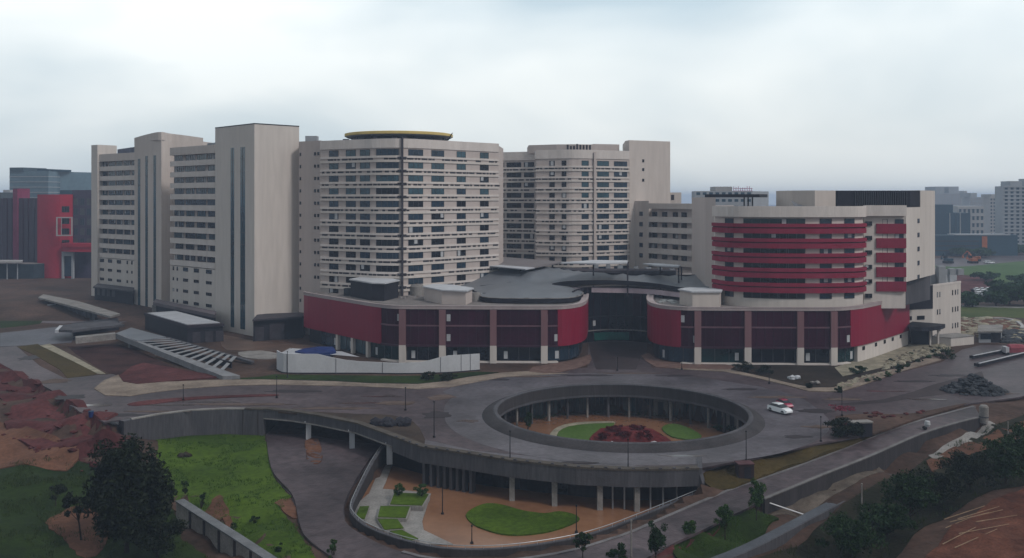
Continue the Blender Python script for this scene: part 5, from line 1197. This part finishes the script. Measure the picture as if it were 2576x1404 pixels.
# ------------------------------------------------------------------ trees and plants
def crown(name, m, root, c, rx, ry, rz, clumps, per, leaf, low=.0):
    b = MB(); rnd = random.random
    for k in range(clumps):
        while True:
            d = Vector((random.uniform(-1,1), random.uniform(-1,1), random.uniform(-1+low,1)))
            if .15 < d.length < 1: break
        d = d*(.55 + .45*rnd()); cr_ = random.uniform(.20, .36)
        for j in range(per):
            e = Vector((random.gauss(0,1), random.gauss(0,1), random.gauss(0,1))); e.normalize(); e *= cr_*rnd()**.45
            p = Vector((c[0]+(d.x+e.x)*rx, c[1]+(d.y+e.y)*ry, c[2]+(d.z+e.z*.8)*rz))
            n1 = Vector((random.gauss(0,1), random.gauss(0,1), random.gauss(0,.6)+.4)).normalized(); t1 = n1.orthogonal().normalized(); q = rnd()*6.28
            k1 = n1.cross(t1); a = t1*math.cos(q)+k1*math.sin(q); bb = n1.cross(a); l = leaf*random.uniform(.6, 1.25)
            o = len(b.v); b.v += [tuple(p-a*l), tuple(p+bb*l*.45), tuple(p+a*l), tuple(p-bb*l*.45)]; b.f.append([o,o+1,o+2,o+3]); b.m.append(0)
    return b.build(name, m, root)
def tree(name, label, cat, x, y, zb, ht, rx, th, m, clumps=24, per=60, leaf=.22, tr=.16, group=None, ry=None, lean=0):
    t = thing(name, label, cat, (x, y, zb), group); rz = (ht-th)/2; cz = zb + th + rz
    b = MB(); top = (x+lean, y, zb+th+rz*.7); mid = (x+lean*.4, y+.05*ht*.2, zb+th*.8)
    b.tube((x, y, zb-.2), mid, tr, tr*.72); b.tube(mid, top, tr*.72, tr*.3)
    for k in range(6):
        a = k*1.05 + random.random(); r = rx*random.uniform(.45,.75)
        b.tube((mid[0], mid[1], mid[2]+rz*.2*random.random()), (x+lean+r*math.cos(a), y+r*math.sin(a), cz+rz*random.uniform(-.3,.6)), tr*.42, tr*.12, 6)
    b.build('trunk', bark, t); crown('crown', m, t, (x+lean, y, cz), rx, ry or rx, rz, clumps, per, leaf, .1); return t
def bush(label, u, v, z, r, h, m, n=14, per=60, leaf=.2, name='bush', group=None, ru=None):
    x, y = GP(u, v, z); zz = H(x, y) if ru is None else z
    t = thing(name, label, name.replace('_', ' '), (x, y, zz), group)
    b = MB()
    for k in range(5): a = k*1.26; b.tube((x, y, zz-.1), (x+r*.5*math.cos(a), y+r*.5*math.sin(a), zz+h*.6), .06, .02, 5)
    b.build('stem', bark, t); crown('foliage', m, t, (x, y, zz+h*.5), r, r, h*.55, n, per, leaf); return t
def gz(u, v, z): x, y = GP(u, v, z); return x, y, H(x, y)
x, y, z = gz(318,1392,-8)
tree('shade_tree', 'huge nearly black tree with dense round crown over the near green lawn', 'tree', x, y, z, 16.4, 6.0, 1.2, lf_dark, 120, 230, .36, .45)
x, y, z = gz(395,1404,-8.2)
tree('shade_tree', 'low dark tree leaning against the foot of the huge black tree, by the wall', 'tree', x, y, z, 7.5, 4.2, .8, lf_dark, 40, 110, .28, .25)
x, y, z = gz(205,1362,-7.6)
tree('thin_tree', 'thin bare-trunked little tree on the orange soil patch', 'tree', x, y, z, 8.0, 2.0, 3.4, lf_dark, 12, 60, .25, .16, lean=-1.0)
x, y, z = gz(140,1275,-7)
tree('thin_tree', 'small dark ragged tree standing on the near lawn away from the soil patch', 'tree', x, y, z, 4.2, 1.6, 1.0, lf_dark, 10, 60, .22, .1)
for u, v, zz, ht, rx, th, lab in ((1903,1338,-5.6,7.0,1.45,1.6,'tall narrow fresh green tree at the end of the ramp wall'), (1824,1376,-6,5.4,1.45,2.0,'slender round headed green tree between the tall narrow tree and the round bush'), (1650,1420,-5.6,5.4,1.7,.8,'upright green tree at the bottom edge on the ramp verge')):
    x, y, z = gz(u, v, zz); tree('young_tree', lab, 'tree', x, y, z, ht, rx, th, lf_fresh if u != 1650 else lf_mid, 26, 90, .17, .1, 'young trees along the ramp verge')
bush('round fresh green bush on the planted strip beside the ramp road', 1738, 1364, -5.6, 1.4, 2.5, lf_fresh, 18, 80, .17)
bush('small round bush at the bottom edge near the tall sapling on the ramp', 1552, 1408, -5.2, 1.7, 2.0, lf_mid, 16, 80, .17, ru=1)
x, y = GP(1466,1405,-4.9); tree('young_tree', 'dark ragged young tree growing up against the courtyard wall', 'tree', x, y, -5, 3.6, 1.6, 1.0, lf_mid, 16, 70, .18, .09, 'young trees along the ramp verge')
bush('pale green sapling on the edge of the lower road near the bottom of the picture', 838, 1398, -5.6, .9, 2.6, lf_fresh, 10, 60, .17)
for u, v, lab in ((1003,1246,'round bush on the raised courtyard planter, the one nearer the curved wall'), (1060,1248,'round bush on the raised courtyard planter, the one nearer the muddy water')):
    bush(lab, u, v, -5.6, 1.25, 1.9, lf_fresh, 16, 80, .15, ru=1)
for u, v, lab in ((466,1232,'wispy young plant on the lawn near the end of the pale wall'), (507,1258,'wispy young plant in the middle of the lawn beside the bare earth'), (583,1322,'leafy young plant on the bare earth strip by the long pale wall'), (640,1300,'faint small plant on the lawn closest to the lower road'), (700,1372,'faint small plant on the lawn at the bottom near the pale wall')):
    bush(lab, u, v, -5.3, .8, 2.8 if u < 600 else 1.4, lf_mid, 7, 26, .2, 'young_plant', 'young plants on the sunken lawn')
for u, v, zz, r, h, lab in ((2290,1318,-5,4.2,8.2,'large dark green tree beside the gravel strip, in front of the weep holes'), (2140,1420,-6.5,4.6,6.2,'broad dark tree at the bottom edge below the drainage channel'), (2230,1370,-5.6,4.0,5.6,'bushy dark tree between the drainage channel and the red ploughed soil'), (2365,1275,-4.2,4.6,5.6,'wide dark tree on the undergrowth above the ploughed soil'), (2440,1240,-3.5,4.4,6.4,'dark rounded tree behind the ploughed soil, close to the thin pole'), (2530,1215,-2.4,5.0,8.2,'biggest dark tree at the frame edge above the ploughed soil'), (2590,1190,-2,5.0,9.0,'dark tree half out of frame beside the orange verge')):
    x, y, z = gz(u, v, zz); tree('verge_tree', lab, 'tree', x, y, z, h, r, .6, lf_dark if u > 2320 and u < 2500 else lf_mid, 44, 95, .26, .2, 'dark trees on the verge')
bush('dark bush with pink flowers beside the roundabout road, next to the dark box', 2128, 1098, 0, 4.0, 3.2, lf_dark, 40, 90, .24, 'flowering_bush', ru=1)
x, y = GP(2110,1072,0); tt = [o for o in C.objects if o.name.startswith('flowering_bush')][0]
crown('blossom', lf_pk, tt, (x+1.0, y+.5, 3.3), 3.0, 2.0, .5, 12, 40, .2)
for u, v, r, h, lab in ((1875,937,3.2,2.6,'dark shrub in the bed under the podium glazing, nearest the brick paving'), (1925,940,3.0,2.2,'dark shrub in the middle of the bed under the podium glazing'), (2160,940,2.6,2.0,'green shrub where the bed meets the pale stones'), (1128,958,2.6,2.2,'scrubby dark shrub at the low end of the white hoarding'), (1078,957,2.0,2.0,'scrubby dark shrub in front of the middle of the white hoarding'), (2375,902,3.4,3.4,'olive shrub at the far corner of the pale stone bank'), (2262,930,1.2,1.2,'small shrub among the pale stones of the bank'), (2108,988,1.0,1.4,'tiny green shrub at the tip of the sidewalk bend'), (2035,978,.8,1.5,'tiny dark shrub at the edge of the sidewalk bend')):
    bush(lab, u, v, 0, r, h, lf_mid if u > 2100 else lf_dark, 16, 60, .22, ru=1)
for u, v, r, h, lab in ((1328,1082,1.3,4.2,'climbing green vine at the dark side of the sunken well'), (1405,1040,1.2,2.6,'small shrub against the well glazing beside a column'), (1815,1085,2.6,1.4,'spreading low green shrub at the well foot beside the doorway'), (1845,1088,1.6,1.0,'low green tuft at the well foot, below the dark opening')):
    bush(lab, u, v, -6.6, r, h, lf_mid, 14, 60, .2, 'well_shrub', 'shrubs in the sunken well', ru=1)
b = MB()
for k in range(60):
    u, v = random.uniform(1400, 1790), 0; a = random.uniform(-.05, math.pi+.05); x, y = CX + 28.5*math.cos(a), CY + 28.5*math.sin(a)
    for j in range(16):
        p = Vector((x+random.gauss(0,.7), y+random.gauss(0,.5), -6.6+random.random()*.8)); l = .25
        q = random.random()*6.28; a1 = Vector((math.cos(q), math.sin(q), random.random()))*l; b1 = Vector((-math.sin(q), math.cos(q), .3))*l*.4
        o = len(b.v); b.v += [tuple(p-a1), tuple(p+b1), tuple(p+a1), tuple(p-b1)]; b.f.append([o,o+1,o+2,o+3]); b.m.append(0)
tag(b.build('ground_cover', lf_mid), 'weedy ground cover along the foot of the well glazing', 'ground cover', kind='stuff')
lf_red = leafmat('leaf_dark_red', (.03, .002, .004), (.10, .008, .012))
for u, v, r, lab in ((1545,1083,2.2,'dark red plant clump at the back left of the mound in the well'), (1600,1080,2.4,'dark red plant clump at the back of the mound, closest to the bright lawn'), (1570,1098,2.0,'low dark red plant clump in the middle of the mound'), (1625,1098,2.2,'dark red plant clump at the side of the mound nearest the doorway'), (1515,1100,1.8,'dark red plant clump by the curved pale kerb')):
    x, y = GP(u, v, -5.6); t = thing('red_plant', lab, 'plant', (x, y, -5.6), 'dark red plants on the mound in the well')
    b = MB()
    for k in range(5): b.tube((x, y, -5.9), (x+r*.5*math.cos(k*1.26), y+r*.5*math.sin(k*1.26), -4.9), .06, .02, 5)
    b.build('stem', bark, t); crown('foliage', lf_red, t, (x, y, -5.1), r, r, .75, 14, 50, .22)
for k, (u, v) in enumerate([(2180,962),(2205,957),(2232,948),(2258,938),(2285,924),(2310,912),(2335,903),(2240,912),(2290,895),(2350,888)]):
    bush('low green shrub planted between the pale stones of the bank', u, v, 0, random.uniform(.7,1.3), random.uniform(.8,1.4), lf_mid if k % 2 else lf_fresh, 10, 40, .18, 'bank_shrub', 'low shrubs on the stone bank', ru=1)
lf_far = leafmat('leaf_hazed', (.010, .032, .010), (.03, .075, .02))  # greens lightened to put haze into the far foliage colour
# far trees on the right
for k, (u, v, r, h, lab) in enumerate([(2428,770,6,8,'dark green tree at the roadside behind the service building'), (2446,772,5,5,'lower dark tree beside the roadside one'), (2540,766,8,9,'big dark tree clump in front of the green field'), (2578,770,9,12,'tallest dark tree at the frame edge by the green field'), (2505,770,7,8,'round tree below the car park'), (2520,748,8,9,'hazy tree right behind the car park'), (2600,740,10,10,'dark tree beyond the frame edge by the meadow'), (2480,706,8,6,'low hazy bush at the near edge of the green field'), (2575,712,9,6,'dark hazy tree on the green field slope'), (2356,768,6,7,'dark tree hidden behind the service building corner'), (2470,648,10,9,'hazy dark tree in front of the orange panel'), (2560,640,14,11,'hazy dark trees at the foot of the nearest pale tower'), (2420,645,10,8,'hazy dark tree at the foot of the long teal building')]):
    x, y = GP(u, v, 0); tree('field_tree', lab, 'tree', x, y, 0, h*.8, r*.9, h*.12, lf_far, 40, 60, .75 if v > 700 else 1.2, .4, 'trees of the field beyond the site')

# grass tufts and weeds over the lower lawns
def tufts(name, poly, n, m, z=None, l=(.15, .4), label='', per=7):
    P = np.array([p[:2] for p in poly]); lo, hi = P.min(0), P.max(0); b = MB()
    xs = np.random.RandomState(3).uniform(lo[0], hi[0], n*2); ys = np.random.RandomState(5).uniform(lo[1], hi[1], n*2)
    k = inpoly(xs, ys, poly); xs, ys = xs[k], ys[k]; zs = height(xs, ys) if z is None else np.full(xs.shape, z)
    for x, y, zz in zip(xs.tolist(), ys.tolist(), zs.tolist()):
        if math.sin(x*.7+2*math.sin(y*.23)) + math.sin(y*.61) < -.2: continue
        for j in range(per):
            q = random.random()*6.28; h = random.uniform(*l); px, py = x+random.gauss(0,.25), y+random.gauss(0,.25); w_ = .05
            dx, dy = math.cos(q)*w_, math.sin(q)*w_; o = len(b.v)
            b.v += [(px-dx, py-dy, zz+.05), (px+dx, py+dy, zz+.05), (px+random.gauss(0,.12), py+random.gauss(0,.12), zz+.1+h)]; b.f.append([o,o+1,o+2]); b.m.append(0)
    return tag(b.build(name, m), kind='stuff')
lf_grass = leafmat('grass_blade', (.014, .045, .003), (.06, .11, .012))
lf_weed = leafmat('weed_blade', (.010, .026, .004), (.045, .060, .014))
tufts('grass_tufts', QP([(400,1113),(420,1102),(660,1098),(680,1185),(709,1221),(730,1243),(706,1285),(749,1322),(800,1398),(715,1420),(600,1345),(488,1262),(430,1238)], -5.2), 2600, lf_grass)
tufts('grass_tufts', QP([(-60,1195),(160,1186),(280,1210),(440,1280),(450,1340),(600,1450),(300,1490),(-100,1460)], -7), 3000, lf_weed, l=(.2,.6))
tufts('grass_tufts', QP([(1900,1390),(2030,1340),(2120,1280),(2250,1220),(2400,1150),(2520,1105),(2700,1060),(2700,1240),(2500,1262),(2400,1300),(2300,1350),(2200,1440)], -4.5), 2600, lf_weed, l=(.25,.9))
tufts('grass_tufts', VERGE, 700, leafmat('dry_blade', (.04, .034, .010), (.10, .075, .026)), l=(.1,.35))
tufts('grass_tufts', QP([(1690,1404),(1720,1384),(1790,1355),(1860,1324),(1925,1330),(1950,1342),(1860,1410)], -6.2), 600, lf_grass, l=(.2,.5))
# patches, puddles and wheel tracks on the roads
puddle = mat('puddle', (.05, .034, .03), .16, .2, .3, spec=.5)
patch = mat('tar_patch', (.034, .027, .030), .6, .3, .3)
dust = mat('dried_mud', (.105, .072, .060), .9, .35, .25, col2=(.14, .10, .085))
def spot(name, u, v, rx, ry, m, z=.075, rot=0.0):
    x, y = GP(u, v); n = 16; P = []
    for k in range(n):
        a = 2*math.pi*k/n; r = random.uniform(.65, 1.15); c, s_ = rx*r*math.cos(a), ry*r*math.sin(a)
        P.append((x + c*math.cos(rot) - s_*math.sin(rot), y + c*math.sin(rot) + s_*math.cos(rot)))
    flat(name, smooth_pts(P, 3, True), m, z + random.random()*.02, 0, .03)
for u, v, rx, ry in ((420,1020,6,.7),(520,1012,8,.6),(905,1015,5,1.0),(240,1020,4,1.4),(960,998,4,.7),(2230,985,5,.6),(2330,1005,5,.8),(1180,1060,2.2,1.2),(1720,1148,4,.6)): spot('puddle', u, v, rx, ry, puddle)
for u, v, rx, ry in ((740,985,7,1.6),(1100,1045,3,3.0),(1240,955,5,1.5),(1480,945,6,1.4),(1700,946,5,1.2),(1860,980,4,1.2),(2050,1035,4,2),(2010,1100,3,1.2),(330,1045,4,1.2),(180,1000,4,2.4),(80,900,3,4),(2400,945,6,1.2),(2300,960,5,1.0),(1450,1165,4,.8)): spot('road_patch', u, v, rx, ry, patch, .08)
for u, v, rx, ry in ((600,1018,12,1.0),(850,1028,10,1.2),(1000,1015,5,2.2),(1110,1000,3,3),(1330,948,9,1.0),(1580,940,8,.8),(1950,1000,6,1.2),(2120,1005,4,1.4),(2480,990,7,1.6),(140,960,4,3),(400,1036,7,.8),(2060,1075,3,1.4)): spot('dried_mud', u, v, rx, ry, dust, .085)

# ------------------------------------------------------------------ vehicles
def car(name, label, paint, cat='car', group=None):
    t = thing(name, label, cat, (0,0,0), group)
    def loft(secs, m, n, parent=t):
        b = MB()
        for x, z0, z1, w0, w1 in secs: b.v += [(x,-w0,z0),(x,w0,z0),(x,w1,z1),(x,-w1,z1)]
        k = len(secs)
        for i in range(k-1):
            for j in range(4): j2 = (j+1) % 4; b.f.append([i*4+j, i*4+j2, (i+1)*4+j2, (i+1)*4+j])
        b.f += [[0,3,2,1], [(k-1)*4+j for j in range(4)]]; b.m = [0]*len(b.f); return b.build(n, m, parent)
    bd = loft([(-2.2,.4,.72,.72,.68),(-2.1,.26,.92,.84,.76),(-1.3,.22,.99,.88,.80),(.9,.22,.96,.88,.80),(1.7,.24,.84,.87,.74),(2.12,.28,.70,.80,.66),(2.22,.36,.56,.66,.6)], paint, 'body')
    loft([(-1.85,.97,1.0,.74,.70),(-1.15,.97,1.38,.78,.60),(.15,.97,1.42,.78,.60),(1.05,.94,.97,.76,.70)], glassd, 'windows')
    loft([(-1.22,1.36,1.43,.63,.58),(-.6,1.40,1.49,.64,.58),(.1,1.40,1.48,.64,.58),(.3,1.35,1.40,.62,.57)], paint, 'roof')
    for sx in (-1.35, 1.38):
        for sy in (-1, 1):
            b = MB(); b.tube((sx, sy*.66, .31), (sx, sy*.9, .31), .31, n=14); wh = b.build('wheel', rubber, t)
            b = MB(); b.tube((sx, sy*.901, .31), (sx, sy*.91, .31), .18, n=10); b.build('rim', steell, wh)
    for sy in (-1, 1): b = MB(); b.box(2.0, 2.16, sy*.62-.14, sy*.62+.14, .56, .68); b.build('headlight', blind, t)
    return t
c1 = car('parked_car', 'white car facing the camera on the roundabout road, in front of the red one', carw)
x, y = GP(1962,1038); c1.location = (x, y, .07); c1.rotation_euler = (0,0,R(-62)); c1.scale = (1.22,)*3
c2 = car('parked_car', 'dark red car standing close behind the white one on the roundabout', carr)
x, y = GP(1974,1024); c2.location = (x, y, .07); c2.rotation_euler = (0,0,R(-75)); c2.scale = (1.0,)*3
first = None
for k in range(18):
    if first is None: o = first = car('far_car', 'small pale car in the distant car park beyond the meadow', carw, group='cars in the distant car park')
    else: o = copy_tree(first)
    u, v = 2456 + (k % 6)*14 + (k//6)*3, 731 + (k//6)*6; x, y = GP(u, v); o.location = (x, y, .07); o.rotation_euler = (0,0,R(80 + random.uniform(-6,6)))
for u, v, lab in ((2484,662,'white site car near the orange digger in the far earth lot'), (2492,663,'second white site car beside the first in the far earth lot, away from the digger')):
    o = copy_tree(first); del o['group']; o['label'] = lab; o.name = 'site_car'; x, y = GP(u, v); o.location = (x, y, .07); o.rotation_euler = (0,0,.3); o.scale = (1.2,1.2,1.2)
def digger(label, u, v, m, s=1.6):
    t = thing('excavator', label, 'excavator', (0,0,0), 'diggers in the far earth lot')
    b = MB()
    for sy in (-1.1, 1.1): b.box(-1.9,1.9,sy-.3,sy+.3,0,.8)
    b.build('tracks', rubber, t)
    b = MB(); b.box(-1.8,1.4,-1.2,1.2,.9,2.0); b.build('body', m, t)
    b = MB(); b.box(.1,1.4,.1,1.2,2.01,3.1); b.build('cab', glassd, t)
    b = MB(); b.tube((1.3,-.3,1.8),(3.4,-.3,4.2),.28,.22); b.tube((3.4,-.3,4.2),(5.2,-.3,2.2),.22,.16); b.tube((5.2,-.3,2.2),(5.0,-.3,1.2),.35,.5); b.build('arm', m, t)
    x, y = GP(u, v); t.location = (x, y, .05); t.scale = (s,s,s); t.rotation_euler = (0,0,random.random()*3); return t
digger('orange excavator in the far earth lot with the lower arm', 2447, 662, orange); digger('orange excavator standing behind, nearer the teal building', 2455, 657, orange); digger('dark excavator at the left of the far earth lot', 2385, 662, bgt)
t = thing('covered_truck', 'small truck under a pink cover parked on the right hand road', 'truck', (*GP(2556,892), 0)); x, y = GP(2556,892)
b = MB(); b.v = []; 
for dx, s in ((-2.4,.8),(-2.0,1),(0,1.04),(2.0,1),(2.4,.85)):
    b.v += [(x+dx, y-1.2, .7), (x+dx, y+1.2, .7), (x+dx, y+1.25*s, 2.0), (x+dx, y+.7*s, 2.7*s), (x+dx, y-.7*s, 2.7*s), (x+dx, y-1.25*s, 2.0)]
for i in range(4):
    for j in range(6): b.f.append([i*6+j, i*6+(j+1) % 6, i*6+6+(j+1) % 6, i*6+6+j])
b.f += [[0,5,4,3,2,1], [24,25,26,27,28,29]]; b.m = [0]*len(b.f); b.build('cover', pink, t)
b = MB(); b.box(x-3.4, x-2.45, y-1.1, y+1.1, .6, 2.2); b.build('cab', whitep, t)
for sx in (-2.8, 1.6):
    for sy in (-1, 1): b = MB(); b.tube((x+sx, y+sy*.9, .4), (x+sx, y+sy*1.2, .4), .4, n=12); b.build('wheel', rubber, t)

# ------------------------------------------------------------------ street furniture and small things
def lamp(u, vb, h, zb, label, m=None, r=.09, group='slim dark lamp posts of the roads'):
    x, y = GP(u, vb, zb); t = thing('lamp_post', label, 'lamp post', (x, y, zb), group)
    b = MB(); b.tube((x, y, zb-.1), (x, y, zb+h), r, r*.6, 8); b.build('pole', m or steel, t)
    b = MB(); b.lathe(x, y, [(0,zb+.32),(.2,zb+.3),(.26,zb+.05),(.26,zb-.1)], 10); b.build('base', m or steel, t)
    b = MB(); b.lathe(x, y, [(0,zb+h+.14),(.14,zb+h+.1),(.14,zb+h-.12),(0,zb+h-.14)], 8); b.build('head', m or steel, t)
for a in ((1092,1100,6.4,.06,'lamp post where the muddy road meets the roundabout'), (1283,1156,4.7,.06,'lamp post on the ring road above the first wide courtyard bay'), (1580,1178,4.6,.06,'lamp post on the near rim of the ring road, in the middle'), (1877,1160,4.9,.02,'lamp post next to the dark box on the dry grass verge'), (2065,1111,4.4,.02,'lamp post between the dry verge and the flowering bush'), (2118,1046,5.0,.06,'lamp post on the right of the ring road where the branch road starts'), (696,1000,4.6,.15,'lamp post on the median of the left road, in front of the hoarding'), (461,1006,3.2,.15,'short lamp post on the median of the left road near its tip'), (1020,1032,4.6,.06,'lamp post on the muddy road just left of the roundabout'), (1113,1294,6.6,-6.7,'lamp post standing in the brown water of the courtyard'), (1187,1368,2.6,-6.7,'short post in the courtyard near the handrail'), (1450,1340,4.0,-6.5,'lamp post at the tip of the courtyard lawn'), (1553,932,3.2,.1,'short post on the forecourt between the two podiums'), (1715,929,2.4,.2,'short post on the brick paving by the right podium'), (1935,964,3.6,.18,'lamp post on the bend of the sidewalk under the right podium'), (723,950,6.2,.1,'lamp post against the tall end of the white hoarding')): lamp(*a)
for u, vb, h, zb, lab in ((2168,1332,6.6,-5.2,'pale tall pole rising from the gravel beside the drainage channel'), (2536,1135,5.2,-2.6,'thin pale pole among the dark trees near the frame edge'), (1588,1408,5.2,-5.1,'thin tall pole at the bottom edge of the ramp road')): lamp(u, vb, h, zb, lab, concl, .14, 'pale poles near the ramp')
t = thing('utility_box', 'dark brown box cabinet with reddish top on the dry grass verge', 'cabinet', (*GP(1873,1200,-2), -2.2)); x, y = GP(1873,1198,-1.9)
b = MB(); b.rbox(x, y, 2.5, 1.9, -2.6, .2, .1); b.build('body', mat('brown_box', (.035,.022,.022), .7, .2, .5), t)
b = MB(); b.rbox(x, y, 2.7, 2.1, .21, .36, .1); b.build('lid', mat('rusty_lid', (.09,.04,.045), .7, .3, .5), t)
b = MB(); b.rbox(x+.3, y-.98, 1.1, .06, -1.9, -.1, .1); b.build('door', dark, t)
t = thing('utility_box', 'dark green box with a flat pale lid behind the flowering bush', 'cabinet', (*GP(2176,1096,0), 0)); x, y = GP(2176,1096)
b = MB(); b.rbox(x, y, 2.0, 1.6, 0, 2.4, .2); b.build('body', dark, t)
b = MB(); b.rbox(x-.8, y, 4.0, 1.8, 2.41, 2.65, .2); b.build('lid', concl, t)
t = thing('pale_drum', 'tall pale rounded block standing at the far end of the ramp wall', 'concrete drum', (*GP(2475,1060,-.3), -.3)); x, y = GP(2475,1060,-.3)
b = MB(); b.lathe(x, y, [(0,2.9),(.6,2.85),(.85,2.5),(.85,.2),(.7,-.6),(0,-.6)], 18); b.build('shell', concl, t, smooth=True)
b = MB(); b.lathe(x, y, [(.9,.5),(.9,.75),(.85,.75)], 18); b.build('hoop', conc, t)
t = thing('cement_pump', 'small pale pump on wheels left at the ramp kerb', 'pump', (*GP(2333,1082,-.4), -.4)); x, y = GP(2333,1082,-.6)
b = MB(); b.lathe(x, y, [(0,1.2),(.45,1.1),(.55,.5),(.4,.1),(0,.05)], 12); b.build('hopper', blind, t)
b = MB(); b.tube((x-.5,y-.4,-.2),(x-.5,y+.4,-.2),.3,n=10); b.build('wheel', rubber, t)
for u, v, z, s, lab, m in ((1997,953,.1,1.6,'white bundle of sheeting dumped in the dark bed', whitep), (2050,966,.1,1.2,'grey broken bundle in the bed near the sidewalk bend', concl), (1645,1117,-6.4,.7,'white scrap lying on the red soil mound', whitep), (1536,1119,-5.9,.9,'white plastic bag caught on the front of the red soil mound', whitep), (470,1150,-5.2,1.6,'brown brushwood heap on the lawn beside the big tree', bark), (290,1068,0,1.0,'dark boulder on the road edge above the red bank', rockd), (266,1055,0,.9,'dark stone at the broken road edge by the blue bin', rockd)):
    x, y = GP(u, v, z); b = MB(); zz = z
    for k in range(5): b.blob((x+random.uniform(-s,s)*.6, y+random.uniform(-s,s)*.4, zz+.1+random.random()*s*.3), s*random.uniform(.35,.6), 1, .35, 0, .6)
    tag(b.build('debris_bundle' if m not in (rockd,) else 'boulder', m), lab, 'debris' if m is not rockd else 'boulder')
t = thing('blue_bin', 'small blue bin at the road edge above the red soil bank', 'bin', (*GP(229,1050,0), 0)); x, y = GP(229,1050)
b = MB(); b.lathe(x, y, [(0,.05),(.4,.05),(.5,1.1),(0,1.1)], 10); b.build('tub', bluet, t)
b = MB(); b.lathe(x, y, [(.54,1.11),(.5,1.25),(0,1.32)], 10); b.build('lid', mat('blue_lid', (.03,.06,.12), .6, .2, 1), t)
b = MB()
for k in range(22):
    u, v = random.choice(((2195,1045),(2240,1048),(2150,1070),(2300,1040))); x, y = GP(u+random.uniform(-30,30), v+random.uniform(-5,5)); b.blob((x, y, .15), random.uniform(.2,.8), 1, .4, 0, .5)
tag(b.build('soil_lumps', soilr), 'lumps of red soil along the shoulder of the right branch road', 'soil', kind='stuff')
b = MB()
for k in range(70):
    u = random.uniform(0, 300); v = 950 + u*.35 + random.uniform(0, 120); x, y = GP(u, v, -1.5); b.blob((x, y, H(x, y)+.3), random.uniform(.25,1.0), 1, .4, 0, .5)
tag(b.build('soil_lumps', soilr), 'lumps of red soil on the bank at the left edge', 'soil', kind='stuff')
b = MB(); x, y = GP(985,1072,0)
for k in range(40): b.blob((x+random.uniform(-3.6,3.0), y+random.uniform(-.5,3.5), .1+random.random()*.5), random.uniform(.6,1.2), 1, .25, 0, .7)
tag(b.build('dark_pit_heap', dark), 'black heap of sheeting on the dusty verge between road and viaduct edge', 'heap', kind='stuff')
b = MB()
for k in range(16):
    u = random.uniform(955, 1060); v = random.uniform(1140, 1165); x, y = GP(u, v, -6); b.blob((x, y, -6.2+random.random()*.8), random.uniform(.4,1.2), 1, .4)
tag(b.build('broken_concrete', conc), 'broken concrete and soil piled where the courtyard wall meets the deck', 'rubble', kind='stuff')
mat_stick = mat('dry_stick', (.26, .18, .12), .9, .3, .5)
for k in range(9):
    u = 2360 + random.uniform(0, 220); v = 1290 + random.uniform(0, 110); a = Vector(GP(u, v, -2.6)); c = a + Vector((random.uniform(5, 10), random.uniform(2, 4.5)))
    b = MB(); b.tube((a.x, a.y, H(a.x, a.y)+.45), (c.x, c.y, H(c.x, c.y)+.6), .075, .04, 5)
    tag(b.build('dry_stick', mat_stick), 'long dry pale stick lying across the ploughed red soil', 'stick', 'dry sticks on the ploughed soil')

# ------------------------------------------------------------------ air
hz_ = MB(); hz_.box(-6500, 6500, -400, 7200, -12, 72)
hm = bpy.data.materials.new('haze'); hm.use_nodes = True; nt = hm.node_tree
for n_ in list(nt.nodes):
    if n_.type == 'BSDF_PRINCIPLED': nt.nodes.remove(n_)
pv = nt.nodes.new('ShaderNodeVolumePrincipled'); pv.inputs['Color'].default_value = (.56, .70, .93, 1); pv.inputs['Density'].default_value = .00031; pv.inputs['Anisotropy'].default_value = .1
nt.links.new(pv.outputs[0], [n_ for n_ in nt.nodes if n_.type == 'OUTPUT_MATERIAL'][0].inputs['Volume'])
tag(hz_.build('haze', hm), kind='stuff')
